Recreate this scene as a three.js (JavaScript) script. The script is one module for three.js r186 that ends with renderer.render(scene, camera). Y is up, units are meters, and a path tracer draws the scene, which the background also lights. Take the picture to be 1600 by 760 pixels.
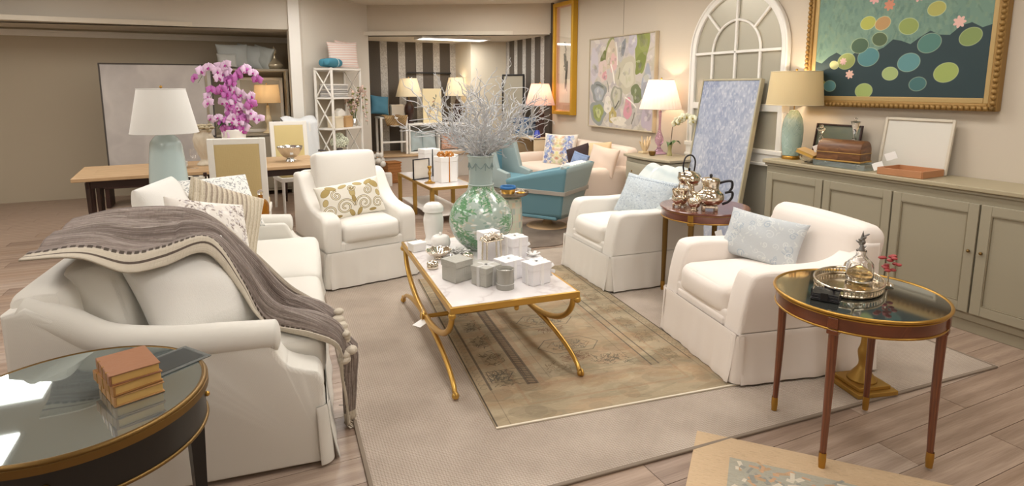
import * as THREE from 'three';
import { RoundedBoxGeometry } from 'three/addons/geometries/RoundedBoxGeometry.js';
import { mergeGeometries, mergeVertices, toCreasedNormals } from 'three/addons/utils/BufferGeometryUtils.js';
import { RectAreaLightUniformsLib } from 'three/addons/lights/RectAreaLightUniformsLib.js';

// ---------------------------------------------------------------- camera, exposure, large lights
const scene = new THREE.Scene();
scene.background = new THREE.Color(0x000000);
const camera = new THREE.PerspectiveCamera(44.46, 1600 / 760, 0.05, 60);
camera.position.set(0, 1.6, 0);
camera.lookAt(0.42244, 1.6 - 0.15302, -0.89338);
camera.setViewOffset(1600, 760, 0, 100, 1600, 760);      // shifted lens: the axis lies above the middle of the picture
const renderer = new THREE.WebGLRenderer({ antialias: true });
renderer.toneMapping = THREE.LinearToneMapping;
renderer.toneMappingExposure = 1.0;
renderer.shadowMap.enabled = true;
RectAreaLightUniformsLib.init();

const CEIL = 2.9;
const PANELS = [];                                        // ceiling light panels of the shop: [x, y, z, width, length, intensity]
for (const [z, i] of [[0.8, 3.4], [-1.8, 5.5], [-3.9, 7], [-5.8, 7], [-7.7, 7.6]]) for (const x of [-2.2, 1.0, 3.3]) PANELS.push([x, CEIL, z, 0.6, 1.2, i]);
PANELS.push([3.5, 2.42, -9.75, 1.15, 0.4, 8]);          // rear alcove, in view
for (const [x, y, z, w, l, i] of PANELS) {
  const rl = new THREE.RectAreaLight(new THREE.Color(1.0, 0.975, 0.94), i, w, l);
  rl.position.set(x, y - 0.045, z); rl.lookAt(x, 0, z); rl.castShadow = true; scene.add(rl);
}
// ---------------------------------------------------------------- helpers
let seed = 7;
const rnd = () => { seed |= 0; seed = seed + 0x6D2B79F5 | 0; let t = Math.imul(seed ^ seed >>> 15, 1 | seed); t = t + Math.imul(t ^ t >>> 7, 61 | t) ^ t; return ((t ^ t >>> 14) >>> 0) / 4294967296; };
const rr = (a, b) => a + (b - a) * rnd();
const V = (x, y, z) => new THREE.Vector3(x, y, z);
const PI = Math.PI, D2R = PI / 180;
const used = {};
function numbered(n) { used[n] = (used[n] ?? -1) + 1; return used[n] ? n + '_' + String(used[n]).padStart(3, '0') : n; }
function clean(g) {
  let q = g.index ? g.toNonIndexed() : g;
  for (const k of Object.keys(q.attributes)) if (!['position', 'normal', 'uv'].includes(k)) q.deleteAttribute(k);
  if (!q.attributes.normal) q.computeVertexNormals();
  if (!q.attributes.uv) q.setAttribute('uv', new THREE.BufferAttribute(new Float32Array(q.attributes.position.count * 2), 2));
  q.morphAttributes = {}; q.clearGroups(); return q;
}
const merge = a => { a = a.flat(9); return a.length === 1 ? a[0] : mergeGeometries(a.map(clean)); };
function part(name, geos, mat, parent) {
  const m = new THREE.Mesh(merge([geos]), mat); m.name = name; m.castShadow = m.receiveShadow = true; (parent ?? scene).add(m); return m;
}
function thing(name, label, category, pos = [0, 0, 0], rotDeg = 0, group) {
  const o = new THREE.Group(); o.name = numbered(name); o.position.set(...pos); o.rotation.y = rotDeg * D2R;
  o.userData = { label, category }; if (group) o.userData.group = group; scene.add(o); return o;
}
function solo(name, label, category, geos, mat, pos = [0, 0, 0], rotDeg = 0, group) {
  const m = part(numbered(name), geos, mat); m.position.set(...pos); m.rotation.y = rotDeg * D2R;
  m.userData = { label, category }; if (group) m.userData.group = group; return m;
}
function struct(name, geos, mat, parent) { const m = part(name, geos, mat, parent); if (!parent) m.userData.kind = 'structure'; return m; }
function copy(src, label, pos, rotDeg = 0) {
  const c = src.clone(); c.name = numbered(src.name.replace(/_\d{3}$/, '')); c.userData = { ...src.userData, label }; c.position.set(...pos); c.rotation.y = rotDeg * D2R; scene.add(c); return c;
}
// geometry
const rb = (w, h, d, x = 0, y = 0, z = 0, r = 0.01, s = 2) => new RoundedBoxGeometry(w, h, d, s, Math.min(r, w / 2.05, h / 2.05, d / 2.05)).translate(x, y, z);
const bx = (w, h, d, x = 0, y = 0, z = 0) => new THREE.BoxGeometry(w, h, d).translate(x, y, z);
const cyl = (rt, rbm, h, x = 0, y = 0, z = 0, s = 20) => new THREE.CylinderGeometry(rt, rbm, h, s).translate(x, y, z);
const sph = (r, x = 0, y = 0, z = 0, s = 14) => new THREE.SphereGeometry(r, s, Math.max(6, s * 0.7 | 0)).translate(x, y, z);
const lathe = (p, s = 32) => new THREE.LatheGeometry(new THREE.SplineCurve(p.map(q => new THREE.Vector2(q[0], q[1]))).getPoints(p.length * 5), s);
const latheH = (p, s = 32) => toCreasedNormals(new THREE.LatheGeometry(p.map(q => new THREE.Vector2(q[0], q[1])), s), 0.6);
const tor = (R, r, x = 0, y = 0, z = 0, a = 8, b = 40) => new THREE.TorusGeometry(R, r, a, b).rotateX(PI / 2).translate(x, y, z);
const vec = a => a.map(p => V(...p));
const tube = (pts, r, n = 24, k = 8, closed = false) => new THREE.TubeGeometry(new THREE.CatmullRomCurve3(vec(pts), closed, 'centripetal'), n, r, k, closed);
function taper(pts, rad, n = 16, k = 6) {           // swept round bar whose radius runs through the list rad
  const c = new THREE.CatmullRomCurve3(vec(pts)); const g = new THREE.TubeGeometry(c, n, 1, k, false);
  const p = g.attributes.position, a = new THREE.Vector3();
  for (let i = 0; i <= n; i++) {
    const t = i / n, q = t * (rad.length - 1), j = Math.min(rad.length - 2, q | 0), R = rad[j] + (rad[j + 1] - rad[j]) * (q - j); c.getPointAt(t, a);
    for (let m = 0; m <= k; m++) { const id = i * (k + 1) + m; p.setXYZ(id, a.x + (p.getX(id) - a.x) * R, a.y + (p.getY(id) - a.y) * R, a.z + (p.getZ(id) - a.z) * R); }
  }
  g.computeVertexNormals(); return g;
}
function shapeOf(pts) { const s = new THREE.Shape(); pts.forEach((p, i) => i ? s.lineTo(p[0], p[1]) : s.moveTo(p[0], p[1])); s.closePath(); return s; }
function smooth(pts, n = 6) { return new THREE.CatmullRomCurve3(pts.map(p => V(p[0], p[1], 0)), false, 'centripetal').getPoints(pts.length * n).map(v => [v.x, v.y]); }
function ext(shape, depth, bevel = 0.01, seg = 3) {  // extruded about z = 0, the bevel inside the depth
  if (Array.isArray(shape)) shape = shapeOf(shape);
  const g = new THREE.ExtrudeGeometry(shape, { depth: Math.max(0.0005, depth - 2 * bevel), bevelEnabled: bevel > 0, bevelThickness: bevel, bevelSize: bevel, bevelOffset: -bevel, bevelSegments: seg, curveSegments: 20 });
  return toCreasedNormals(g.translate(0, 0, -(depth - 2 * bevel) / 2), 0.7);
}
// upholstery cushion: a rounded block with crowned faces
function cushion(w, h, d, r = 0.05, crown = 0.03, front = 0.0, n = 14) {
  let g = mergeVertices((() => { const b = new THREE.BoxGeometry(2, 2, 2, n, n, n); b.deleteAttribute('normal'); b.deleteAttribute('uv'); return b; })());
  const p = g.attributes.position, q = new THREE.Vector3(), e = V(w / 2 - r, h / 2 - r, d / 2 - r), c = new THREE.Vector3(), uv = new Float32Array(p.count * 2);
  const ease = t => Math.sign(t) * (1 - Math.pow(1 - Math.abs(t), 1.5));
  for (let i = 0; i < p.count; i++) {
    const ux = ease(p.getX(i)), uy = ease(p.getY(i)), uz = ease(p.getZ(i));
    q.set(ux * w / 2, uy * h / 2, uz * d / 2); c.copy(q); c.clamp(e.clone().negate(), e); q.sub(c);
    if (q.lengthSq() > 1e-12) q.setLength(r); q.add(c);
    q.y += uy * crown * (1 - ux * ux) * (1 - uz * uz);
    q.z += uz * front * (1 - ux * ux) * (1 - uy * uy);
    p.setXYZ(i, q.x, q.y, q.z); uv[2 * i] = q.x; uv[2 * i + 1] = q.z + q.y;
  }
  g.setAttribute('uv', new THREE.BufferAttribute(uv, 2)); g.computeVertexNormals(); return g;
}
// knife-edge pillow standing in the x-y plane, uv 0..1 over its face
function pillow(w, h, t, pinch = 0.07, n = 20, wr = 0.006) {
  const pos = [], uv = [], idx = []; const ph = rr(0, 6);
  for (const s of [1, -1]) {
    const b = pos.length / 3;
    for (let j = 0; j <= n; j++) for (let i = 0; i <= n; i++) {
      const u = -1 + 2 * i / n, v = -1 + 2 * j / n, su = Math.sin(u * PI / 2), sv = Math.sin(v * PI / 2);
      const x = w / 2 * su * (1 - pinch * (1 - sv * sv) * su * su), y = h / 2 * sv * (1 - pinch * (1 - su * su) * sv * sv);
      const m = Math.pow(Math.max(0, (1 - su * su) * (1 - sv * sv)), 0.42);
      const z = s * (t / 2 * m + wr * m * Math.sin(5 * su + 3 * sv + ph) * Math.cos(4 * sv - 2 * su + ph) + 0.004);
      pos.push(x, y, z); uv.push(0.5 + su / 2, 0.5 + sv / 2);
    }
    for (let j = 0; j < n; j++) for (let i = 0; i < n; i++) { const a = b + j * (n + 1) + i, c = a + n + 1; s > 0 ? idx.push(a, a + 1, c, a + 1, c + 1, c) : idx.push(a, c, a + 1, a + 1, c, c + 1); }
  }
  const N = (n + 1) * (n + 1), ring = []; for (let i = 0; i < n; i++) ring.push(i); for (let j = 0; j < n; j++) ring.push(j * (n + 1) + n); for (let i = n; i > 0; i--) ring.push(n * (n + 1) + i); for (let j = n; j > 0; j--) ring.push(j * (n + 1));
  ring.forEach((a, k) => { const c = ring[(k + 1) % ring.length]; idx.push(a, a + N, c, c, a + N, c + N); });
  const g = new THREE.BufferGeometry(); g.setAttribute('position', new THREE.Float32BufferAttribute(pos, 3)); g.setAttribute('uv', new THREE.Float32BufferAttribute(uv, 2)); g.setIndex(idx); g.computeVertexNormals(); return g;
}
// cloth of real thickness over fn(u, v) -> [x, y, z]
function sheet(fn, nu, nv, th = 0.006, su = 1, sv = 1) {
  const A = [], uv = [], idx = [];
  for (let j = 0; j <= nv; j++) for (let i = 0; i <= nu; i++) { A.push(...fn(i / nu, j / nv)); uv.push(i / nu * su, j / nv * sv); }
  for (let j = 0; j < nv; j++) for (let i = 0; i < nu; i++) { const a = j * (nu + 1) + i, c = a + nu + 1; idx.push(a, a + 1, c, a + 1, c + 1, c); }
  const g0 = new THREE.BufferGeometry(); g0.setAttribute('position', new THREE.Float32BufferAttribute(A, 3)); g0.setIndex(idx); g0.computeVertexNormals();
  const nn = g0.attributes.normal.array, N = A.length / 3, P2 = A.slice(), UV = uv.concat(uv), I = idx.slice();
  for (let i = 0; i < N; i++) P2.push(A[3 * i] - nn[3 * i] * th, A[3 * i + 1] - nn[3 * i + 1] * th, A[3 * i + 2] - nn[3 * i + 2] * th);
  for (let k = 0; k < idx.length; k += 3) I.push(idx[k] + N, idx[k + 2] + N, idx[k + 1] + N);
  const ring = []; for (let i = 0; i < nu; i++) ring.push(i); for (let j = 0; j < nv; j++) ring.push(j * (nu + 1) + nu); for (let i = nu; i > 0; i--) ring.push(nv * (nu + 1) + i); for (let j = nv; j > 0; j--) ring.push(j * (nu + 1));
  ring.forEach((a, k) => { const c = ring[(k + 1) % ring.length]; I.push(a, a + N, c, c, a + N, c + N); });
  const g = new THREE.BufferGeometry(); g.setAttribute('position', new THREE.Float32BufferAttribute(P2, 3)); g.setAttribute('uv', new THREE.Float32BufferAttribute(UV, 2)); g.setIndex(I); g.computeVertexNormals(); return g;
}
function curveY(pts) { const c = new THREE.CatmullRomCurve3(vec(pts), false, 'centripetal'); return t => c.getPointAt(Math.min(1, Math.max(0, t))); }
// boxes get uv in metres
function uvm(g, s = 1) {
  const q = g.index ? g.toNonIndexed() : g, p = q.attributes.position, n = q.attributes.normal, uv = new Float32Array(p.count * 2);
  for (let i = 0; i < p.count; i++) {
    const ax = Math.abs(n.getX(i)), ay = Math.abs(n.getY(i)), az = Math.abs(n.getZ(i));
    let a, b; if (ay >= ax && ay >= az) { a = p.getX(i); b = p.getZ(i); } else if (ax >= az) { a = p.getZ(i); b = p.getY(i); } else { a = p.getX(i); b = p.getY(i); }
    uv[2 * i] = a * s; uv[2 * i + 1] = b * s;
  }
  q.setAttribute('uv', new THREE.BufferAttribute(uv, 2)); return q;
}
const turnX = (g, a) => g.rotateX(a), turnY = (g, a) => g.rotateY(a), turnZ = (g, a) => g.rotateZ(a);

// ---------------------------------------------------------------- textures and materials
function canvasTex(w, h, draw, srgb = true) {
  const c = document.createElement('canvas'); c.width = w; c.height = h; const x = c.getContext('2d'); draw(x, w, h);
  const t = new THREE.CanvasTexture(c); if (srgb) t.colorSpace = THREE.SRGBColorSpace; t.wrapS = t.wrapT = THREE.RepeatWrapping; t.magFilter = THREE.LinearFilter; return t;
}
// value noise, tiling
function noiseGrid(n) { const a = new Float32Array(n * n); for (let i = 0; i < n * n; i++) a[i] = rnd(); return (x, y) => { x = ((x % n) + n) % n; y = ((y % n) + n) % n; const i = x | 0, j = y | 0, fx = x - i, fy = y - j, i1 = (i + 1) % n, j1 = (j + 1) % n, sx = fx * fx * (3 - 2 * fx), sy = fy * fy * (3 - 2 * fy); return (a[j * n + i] * (1 - sx) + a[j * n + i1] * sx) * (1 - sy) + (a[j1 * n + i] * (1 - sx) + a[j1 * n + i1] * sx) * sy; }; }
const NZ = [4, 8, 16, 32, 64].map(noiseGrid);
const fbm = (u, v) => { let s = 0, a = 0.5; [4, 8, 16, 32, 64].forEach((n, k) => { s += a * NZ[k](u * n, v * n); a *= 0.55; }); return s / 1.05; };
function dataTex(w, h, fn, srgb = true, rep) {
  const d = new Uint8Array(w * h * 4);
  for (let j = 0; j < h; j++) for (let i = 0; i < w; i++) { const c = fn(i / w, j / h, i, j), k = (j * w + i) * 4; d[k] = c[0]; d[k + 1] = c[1] ?? c[0]; d[k + 2] = c[2] ?? c[0]; d[k + 3] = 255; }
  const t = new THREE.DataTexture(d, w, h); if (srgb) t.colorSpace = THREE.SRGBColorSpace; t.wrapS = t.wrapT = THREE.RepeatWrapping; t.magFilter = THREE.LinearFilter; t.minFilter = THREE.LinearMipmapLinearFilter; t.generateMipmaps = true; if (rep) t.repeat.set(...rep); t.needsUpdate = true; return t;
}
const mix = (a, b, t) => a.map((x, i) => x + (b[i] - x) * t);
const S = (color, roughness = 0.6, o = {}) => new THREE.MeshStandardMaterial({ color, roughness, ...o });
const PH = (color, roughness = 0.4, o = {}) => new THREE.MeshPhysicalMaterial({ color, roughness, ...o });
const weaveB = dataTex(256, 256, (u, v, i, j) => [120 + 60 * Math.sin(i * PI / 4) * Math.sin(j * PI / 4) + 70 * (fbm(u, v) - 0.5)], false, [6, 6]);
const linenB = dataTex(256, 256, (u, v) => [255 * (0.5 * NZ[4](u * 64, v * 8) + 0.5 * NZ[4](u * 8, v * 64))], false, [5, 5]);
const coarseN = dataTex(256, 256, (u, v) => [255 * fbm(u, v)], false);
const M = {
  wall: S(0xcabfae, 0.85, { bumpMap: coarseN, bumpScale: 0.0006 }),
  wallPale: S(0xd0c9bd, 0.85),
  ceil: S(0xd6cdbd, 0.9),
  trim: S(0xe9e6df, 0.5),
  white: S(0xeeebe4, 0.55),
  whiteGloss: S(0xf1efea, 0.3),
  slip: S(0xe9e5de, 0.9, { bumpMap: weaveB, bumpScale: 0.0008 }),
  slipSofa: S(0xe4e1d9, 0.9, { bumpMap: weaveB, bumpScale: 0.0008 }),
  slipPink: S(0xf0e7df, 0.9, { bumpMap: weaveB, bumpScale: 0.0008 }),
  whiteCotton: S(0xe9e7e2, 0.92, { bumpMap: linenB, bumpScale: 0.0008 }),
  gold: S(0xcda456, 0.32, { metalness: 0.9, bumpMap: coarseN, bumpScale: 0.0008 }),
  goldLeaf: S(0xb8934c, 0.42, { metalness: 0.75, bumpMap: coarseN, bumpScale: 0.001 }),
  brass: S(0xb98f45, 0.32, { metalness: 0.9 }),
  darkBrass: S(0x7c6136, 0.4, { metalness: 0.8 }),
  silver: S(0xe3d9c8, 0.14, { metalness: 1 }),
  chrome: S(0xd9d9d6, 0.2, { metalness: 1 }),
  mercury: S(0xc6baa0, 0.25, { metalness: 0.6, bumpMap: coarseN, bumpScale: 0.001 }),
  black: S(0x17151a, 0.35),
  blackMatte: S(0x1b1918, 0.6),
  ebony: PH(0x0d0d0c, 0.35, { clearcoat: 0.2, clearcoatRoughness: 0.15 }),
  marble: null, mirror: S(0xdfe3e0, 0.03, { metalness: 1 }), antiqueMirror: S(0xbcb7a6, 0.28, { metalness: 0.3 }),
  glass: PH(0xffffff, 0.02, { transmission: 1, thickness: 0.01, ior: 1.45 }),
  glassPane: PH(0xffffff, 0.02, { transmission: 1, thickness: 0, ior: 1.45 }),
  tag: S(0xf4f3f0, 0.8), string: S(0xd8d4ca, 0.9),
  shadeWhite: PH(0xe9e8e4, 0.95, { transmission: 0.3, thickness: 0 }),
  shadeCream: PH(0xe3d8bc, 0.95, { transmission: 0.25, thickness: 0 }),
  shadeTan: PH(0xd9bd90, 0.95, { transmission: 0.35, thickness: 0 }),
  shadeBeige: PH(0xc9b78f, 0.95, { transmission: 0.06, thickness: 0 }),
  shadePink: PH(0xeee0d8, 0.95, { transmission: 0.3, thickness: 0 }),
  bulb: S(0xffffff, 0.5, { emissive: new THREE.Color(1, 0.8, 0.55), emissiveIntensity: 4 }),
  panelGlow: S(0xffffff, 0.5, { emissive: new THREE.Color(1, 0.95, 0.88), emissiveIntensity: 5 }),
  leaf: S(0x2f5a2a, 0.45), leafDark: S(0x2a3d22, 0.5), stem: S(0x5b6b3a, 0.6), twigBrown: S(0x5a4632, 0.8),
  celadon: PH(0xa9bdb6, 0.22, { clearcoat: 0.6, clearcoatRoughness: 0.1 }),
  blueCeramic: PH(0xb4c6c6, 0.2, { clearcoat: 0.7, clearcoatRoughness: 0.08 }),
  velvet: PH(0x6a94a1, 0.8, { sheen: 0.5, sheenColor: new THREE.Color(0x8fb5bd), sheenRoughness: 0.5, bumpMap: coarseN, bumpScale: 0.0015 }),
  velvetPale: PH(0x9cabaa, 0.8, { sheen: 0.5, sheenColor: new THREE.Color(0xb5c4c4), sheenRoughness: 0.5 }),
  paper: S(0xf1efec, 0.65), tan: S(0xb58a58, 0.7), cream: S(0xd9c9a0, 0.8), greyLinen: S(0xa9aaa3, 0.9, { bumpMap: linenB, bumpScale: 0.001 }),
};
function woodTex(c1, c2, w = 512, h = 128, str = 8) { return dataTex(w, h, (u, v) => { const g = fbm(u * 0.5, v * 1.0 + 0.15 * NZ[0](u * 4, v * 4)); const l = 0.5 + 0.5 * Math.sin(str * 6.28 * (v + 0.12 * fbm(u * 0.5, v) + 0.05 * NZ[1](u * 8, v * 8))); const f = NZ[4](u * 16, v * 64); return mix(c1, c2, Math.min(1, Math.max(0, 0.35 * l + 0.35 * g + 0.4 * f - 0.1))); }); }
M.mahogany = PH(0xffffff, 0.28, { map: woodTex([86, 42, 22], [142, 78, 42]), clearcoat: 0.5, clearcoatRoughness: 0.15 });
M.mahoganyRed = PH(0xffffff, 0.25, { map: woodTex([92, 46, 34], [140, 82, 62]), clearcoat: 0.6, clearcoatRoughness: 0.12 });
M.walnut = S(0xffffff, 0.45, { map: woodTex([84, 52, 28], [140, 94, 54]) });
M.lightWood = S(0xffffff, 0.5, { map: woodTex([176, 144, 106], [206, 176, 138]) });
M.darkWood = S(0xffffff, 0.4, { map: woodTex([38, 20, 16], [66, 36, 28]) });
M.marble = PH(0xffffff, 0.18, { map: dataTex(256, 256, (u, v) => { const k = fbm(u, v), m = Math.abs(Math.sin(6.28 * (u + v) + 7 * k)); return mix([238, 233, 232], [214, 206, 206], Math.pow(1 - m, 5) * 0.8 + 0.15 * fbm(v, u)); }), clearcoat: 0.4 });
// shared small things
function priceTag(name, label, pos, rot, tilt = 0, group) { const t = thing(name, label, 'tag', pos, rot, group); const c = part('card', rb(0.045, 0.075, 0.0015, 0, 0, 0, 0.0006, 1), M.tag, t); c.rotation.x = tilt; const s = part('string', tube([[0, 0.036, 0], [0.004, 0.05, 0.004], [0, 0.07, 0.0]], 0.0008, 8, 4), M.string, t); s.rotation.x = tilt; return t; }
// ---------------------------------------------------------------- the shop itself
const floor = struct('floor', bx(8.9, 0.1, 14.2, 0.35, -0.064, -4.3), S(0x6d5a49, 0.9));
{ // vinyl planks laid across the room, each a piece of its own where the picture shows them
  const tones = [[[132, 110, 94], [180, 158, 140]], [[142, 120, 103], [190, 168, 150]], [[124, 102, 87], [170, 148, 131]], [[138, 114, 95], [184, 160, 140]], [[150, 130, 115], [196, 177, 161]]];
  const mats = tones.map(([a, b]) => S(0xffffff, 0.42, { map: woodTex(a, b, 512, 64, 2), bumpMap: coarseN, bumpScale: 0.0004 }));
  const W = 0.18, L = 1.22, g = bx(L - 0.003, 0.014, W - 0.003), rest = [];
  for (let r = 0, z = 2.6; z > -11; z -= W, r++) {
    const off = ((r * 0.437) % 1) * L;
    for (let x = -4 - off; x < 4.75; x += L) {
      const cx = x + L / 2, cz = z - W / 2, near = cx > -1.9 && cx < 4.6 && cz < -0.9 && cz > -8.2, k = (rnd() * 5) | 0;
      const x0 = Math.max(-4, x), x1 = Math.min(4.75, x + L); if (x1 - x0 < 0.06) continue;
      if (near && x0 === x && x1 === x + L) { const m = new THREE.Mesh(g, mats[k]); m.name = 'plank'; m.position.set(cx, -0.007, cz); m.receiveShadow = m.castShadow = true; floor.add(m); }
      else rest.push(bx(x1 - x0 - 0.003, 0.014, W - 0.003, (x0 + x1) / 2, -0.007, cz));
    }
  }
  const far = part('plank', rest, mats[1], floor); far.userData.kind = 'stuff';
}
struct('ceiling', bx(8.9, 0.12, 14.2, 0.35, CEIL + 0.06, -4.3), M.ceil);
struct('wall_right', uvm(bx(0.15, 3.0, 11.2, 4.775, 1.5, -2.85)), M.wall);
struct('wall_left', uvm(bx(0.15, 3.0, 14.2, -4.05, 1.5, -4.3)), M.wall);
struct('wall_front', uvm(bx(8.9, 3.0, 0.15, 0.35, 1.5, 2.75)), M.wall);
function slab(x0, z0, x1, z1, y0, y1, t, back = 1) {     // upright slab whose face runs from (x0, z0) to (x1, z1), thickness away from the viewer
  const L = Math.hypot(x1 - x0, z1 - z0), a = Math.atan2(-(z1 - z0), x1 - x0); const g = uvm(bx(L, y1 - y0, t, L / 2, (y0 + y1) / 2, -t / 2 * back)); g.rotateY(a); return g.translate(x0, 0, z0);
}
struct('wall_back_left', slab(1.0, -9.02, 2.12, -9.95, 0, CEIL, 0.12), M.wallPale);
struct('trim_1', rb(0.19, CEIL, 0.3, 0.92, CEIL / 2, -9.2, 0.008), M.trim);                       // column beside the niche
struct('wall_niche_header', slab(-4, -9.7, 0.84, -9.1, 2.4, CEIL, 0.14), M.wallPale);
struct('ceiling_niche', bx(4.95, 0.06, 1.5, -1.53, 2.43, -10.0), M.ceil);
struct('wall_niche_back', uvm(bx(5.1, 2.5, 0.12, -1.5, 1.25, -10.41)), S(0xbcb09a, 0.85));
struct('wall_niche_side', bx(0.1, 2.5, 1.3, 0.96, 1.25, -9.75), S(0xbcb09a, 0.85));
struct('trim_2', [rb(4.9, 0.06, 0.03, -1.5, 2.32, -10.34, 0.006), rb(4.9, 0.03, 0.045, -1.5, 2.36, -10.335, 0.006)], M.trim);
struct('wall_beam', slab(2.05, -9.98, 4.75, -8.42, 2.42, CEIL, 0.14), M.wall);
{ const s = ext([[2.0, 9.9], [4.75, 8.45], [4.75, 11.1], [2.0, 11.1]], 0.06, 0); s.rotateX(-PI / 2); struct('ceiling_alcove', s.translate(0, 2.45, 0), M.ceil); }
const paperTex = (() => canvasTex(512, 1024, (x, w, h) => {
  x.fillStyle = '#5a5249'; x.fillRect(0, 0, w, h);
  for (let i = 0; i < 5200; i++) { x.fillStyle = rnd() < 0.5 ? 'rgba(110,102,92,0.35)' : 'rgba(60,54,48,0.35)'; x.fillRect(rnd() * w, rnd() * h, 2, rr(4, 22)); }
  x.fillStyle = '#c4c0b9'; x.fillRect(w * 0.6, 0, w * 0.4, h);
  x.lineWidth = 3; for (let i = 0; i < 520; i++) { x.strokeStyle = rnd() < 0.6 ? 'rgba(128,122,116,0.75)' : 'rgba(232,230,226,0.9)'; x.beginPath(); const cx = w * rr(0.62, 0.98), cy = rnd() * h, r = rr(5, 17); x.arc(cx, cy, r, rnd() * 6, rnd() * 6 + 3); x.stroke(); }
  x.fillStyle = '#7c756c'; x.fillRect(w * 0.6, 0, 5, h); x.fillRect(w - 5, 0, 5, h);
}))(); paperTex.repeat.set(1 / 0.335, 1 / 0.67);
const wallpaper = S(0xffffff, 0.75, { map: paperTex });
struct('wall_back', uvm(bx(2.8, 2.5, 0.12, 3.35, 1.25, -11.06)), wallpaper);
struct('wall_right_alcove', uvm(bx(0.15, 2.5, 2.7, 4.775, 1.25, -9.78)), wallpaper);
struct('wall_alcove_side', uvm(bx(0.1, 2.5, 1.1, 2.07, 1.25, -10.5)), wallpaper);
struct('trim_3', rb(0.72, 2.45, 0.82, 4.36, 1.22, -10.6, 0.01), S(0xe3d9c4, 0.8));                 // boxed-in pier
struct('trim_4', [rb(0.03, 0.52, 0.06, 4.69, 2.65, -8.43, 0.004), rb(0.05, 2.44, 0.04, 4.68, 1.22, -8.44, 0.006)], S(0x4a4139, 0.6));  // dark edge where the wallpaper starts
struct('baseboard_right', [rb(0.02, 0.13, 11.0, 4.69, 0.065, -2.9, 0.005), rb(0.03, 0.03, 11.0, 4.685, 0.015, -2.9, 0.005)], M.trim);
struct('floor_platform', [uvm(rb(2.6, 0.4, 0.9, 3.4, 0.2, -10.55, 0.008))], S(0xcfc8bd, 0.6));
struct('floor_platform_top', uvm(rb(2.6, 0.02, 0.94, 3.4, 0.41, -10.54, 0.005)), M.lightWood);
PANELS.forEach(([x, y, z, w, l], i) => {
  const n = PANELS.length;
  const t = i === n - 1 ? thing('ceiling_light', 'bright rectangular ceiling light in the striped wallpaper alcove', 'ceiling light', [x, y, z])
    : thing('ceiling_light', 'recessed ceiling light panel over the seating area', 'ceiling light', [x, y, z], 0, 'ceiling light panels');
  const b = 0.03; part('frame', [rb(w + 2 * b, 0.036, b, 0, -0.018, l / 2 + b / 2, 0.004), rb(w + 2 * b, 0.036, b, 0, -0.018, -l / 2 - b / 2, 0.004), rb(b, 0.036, l, w / 2 + b / 2, -0.018, 0, 0.004), rb(b, 0.036, l, -w / 2 - b / 2, -0.018, 0, 0.004)], M.trim, t);
  part('diffuser', bx(w, 0.012, l, 0, -0.02, 0), M.panelGlow, t);
});
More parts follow.
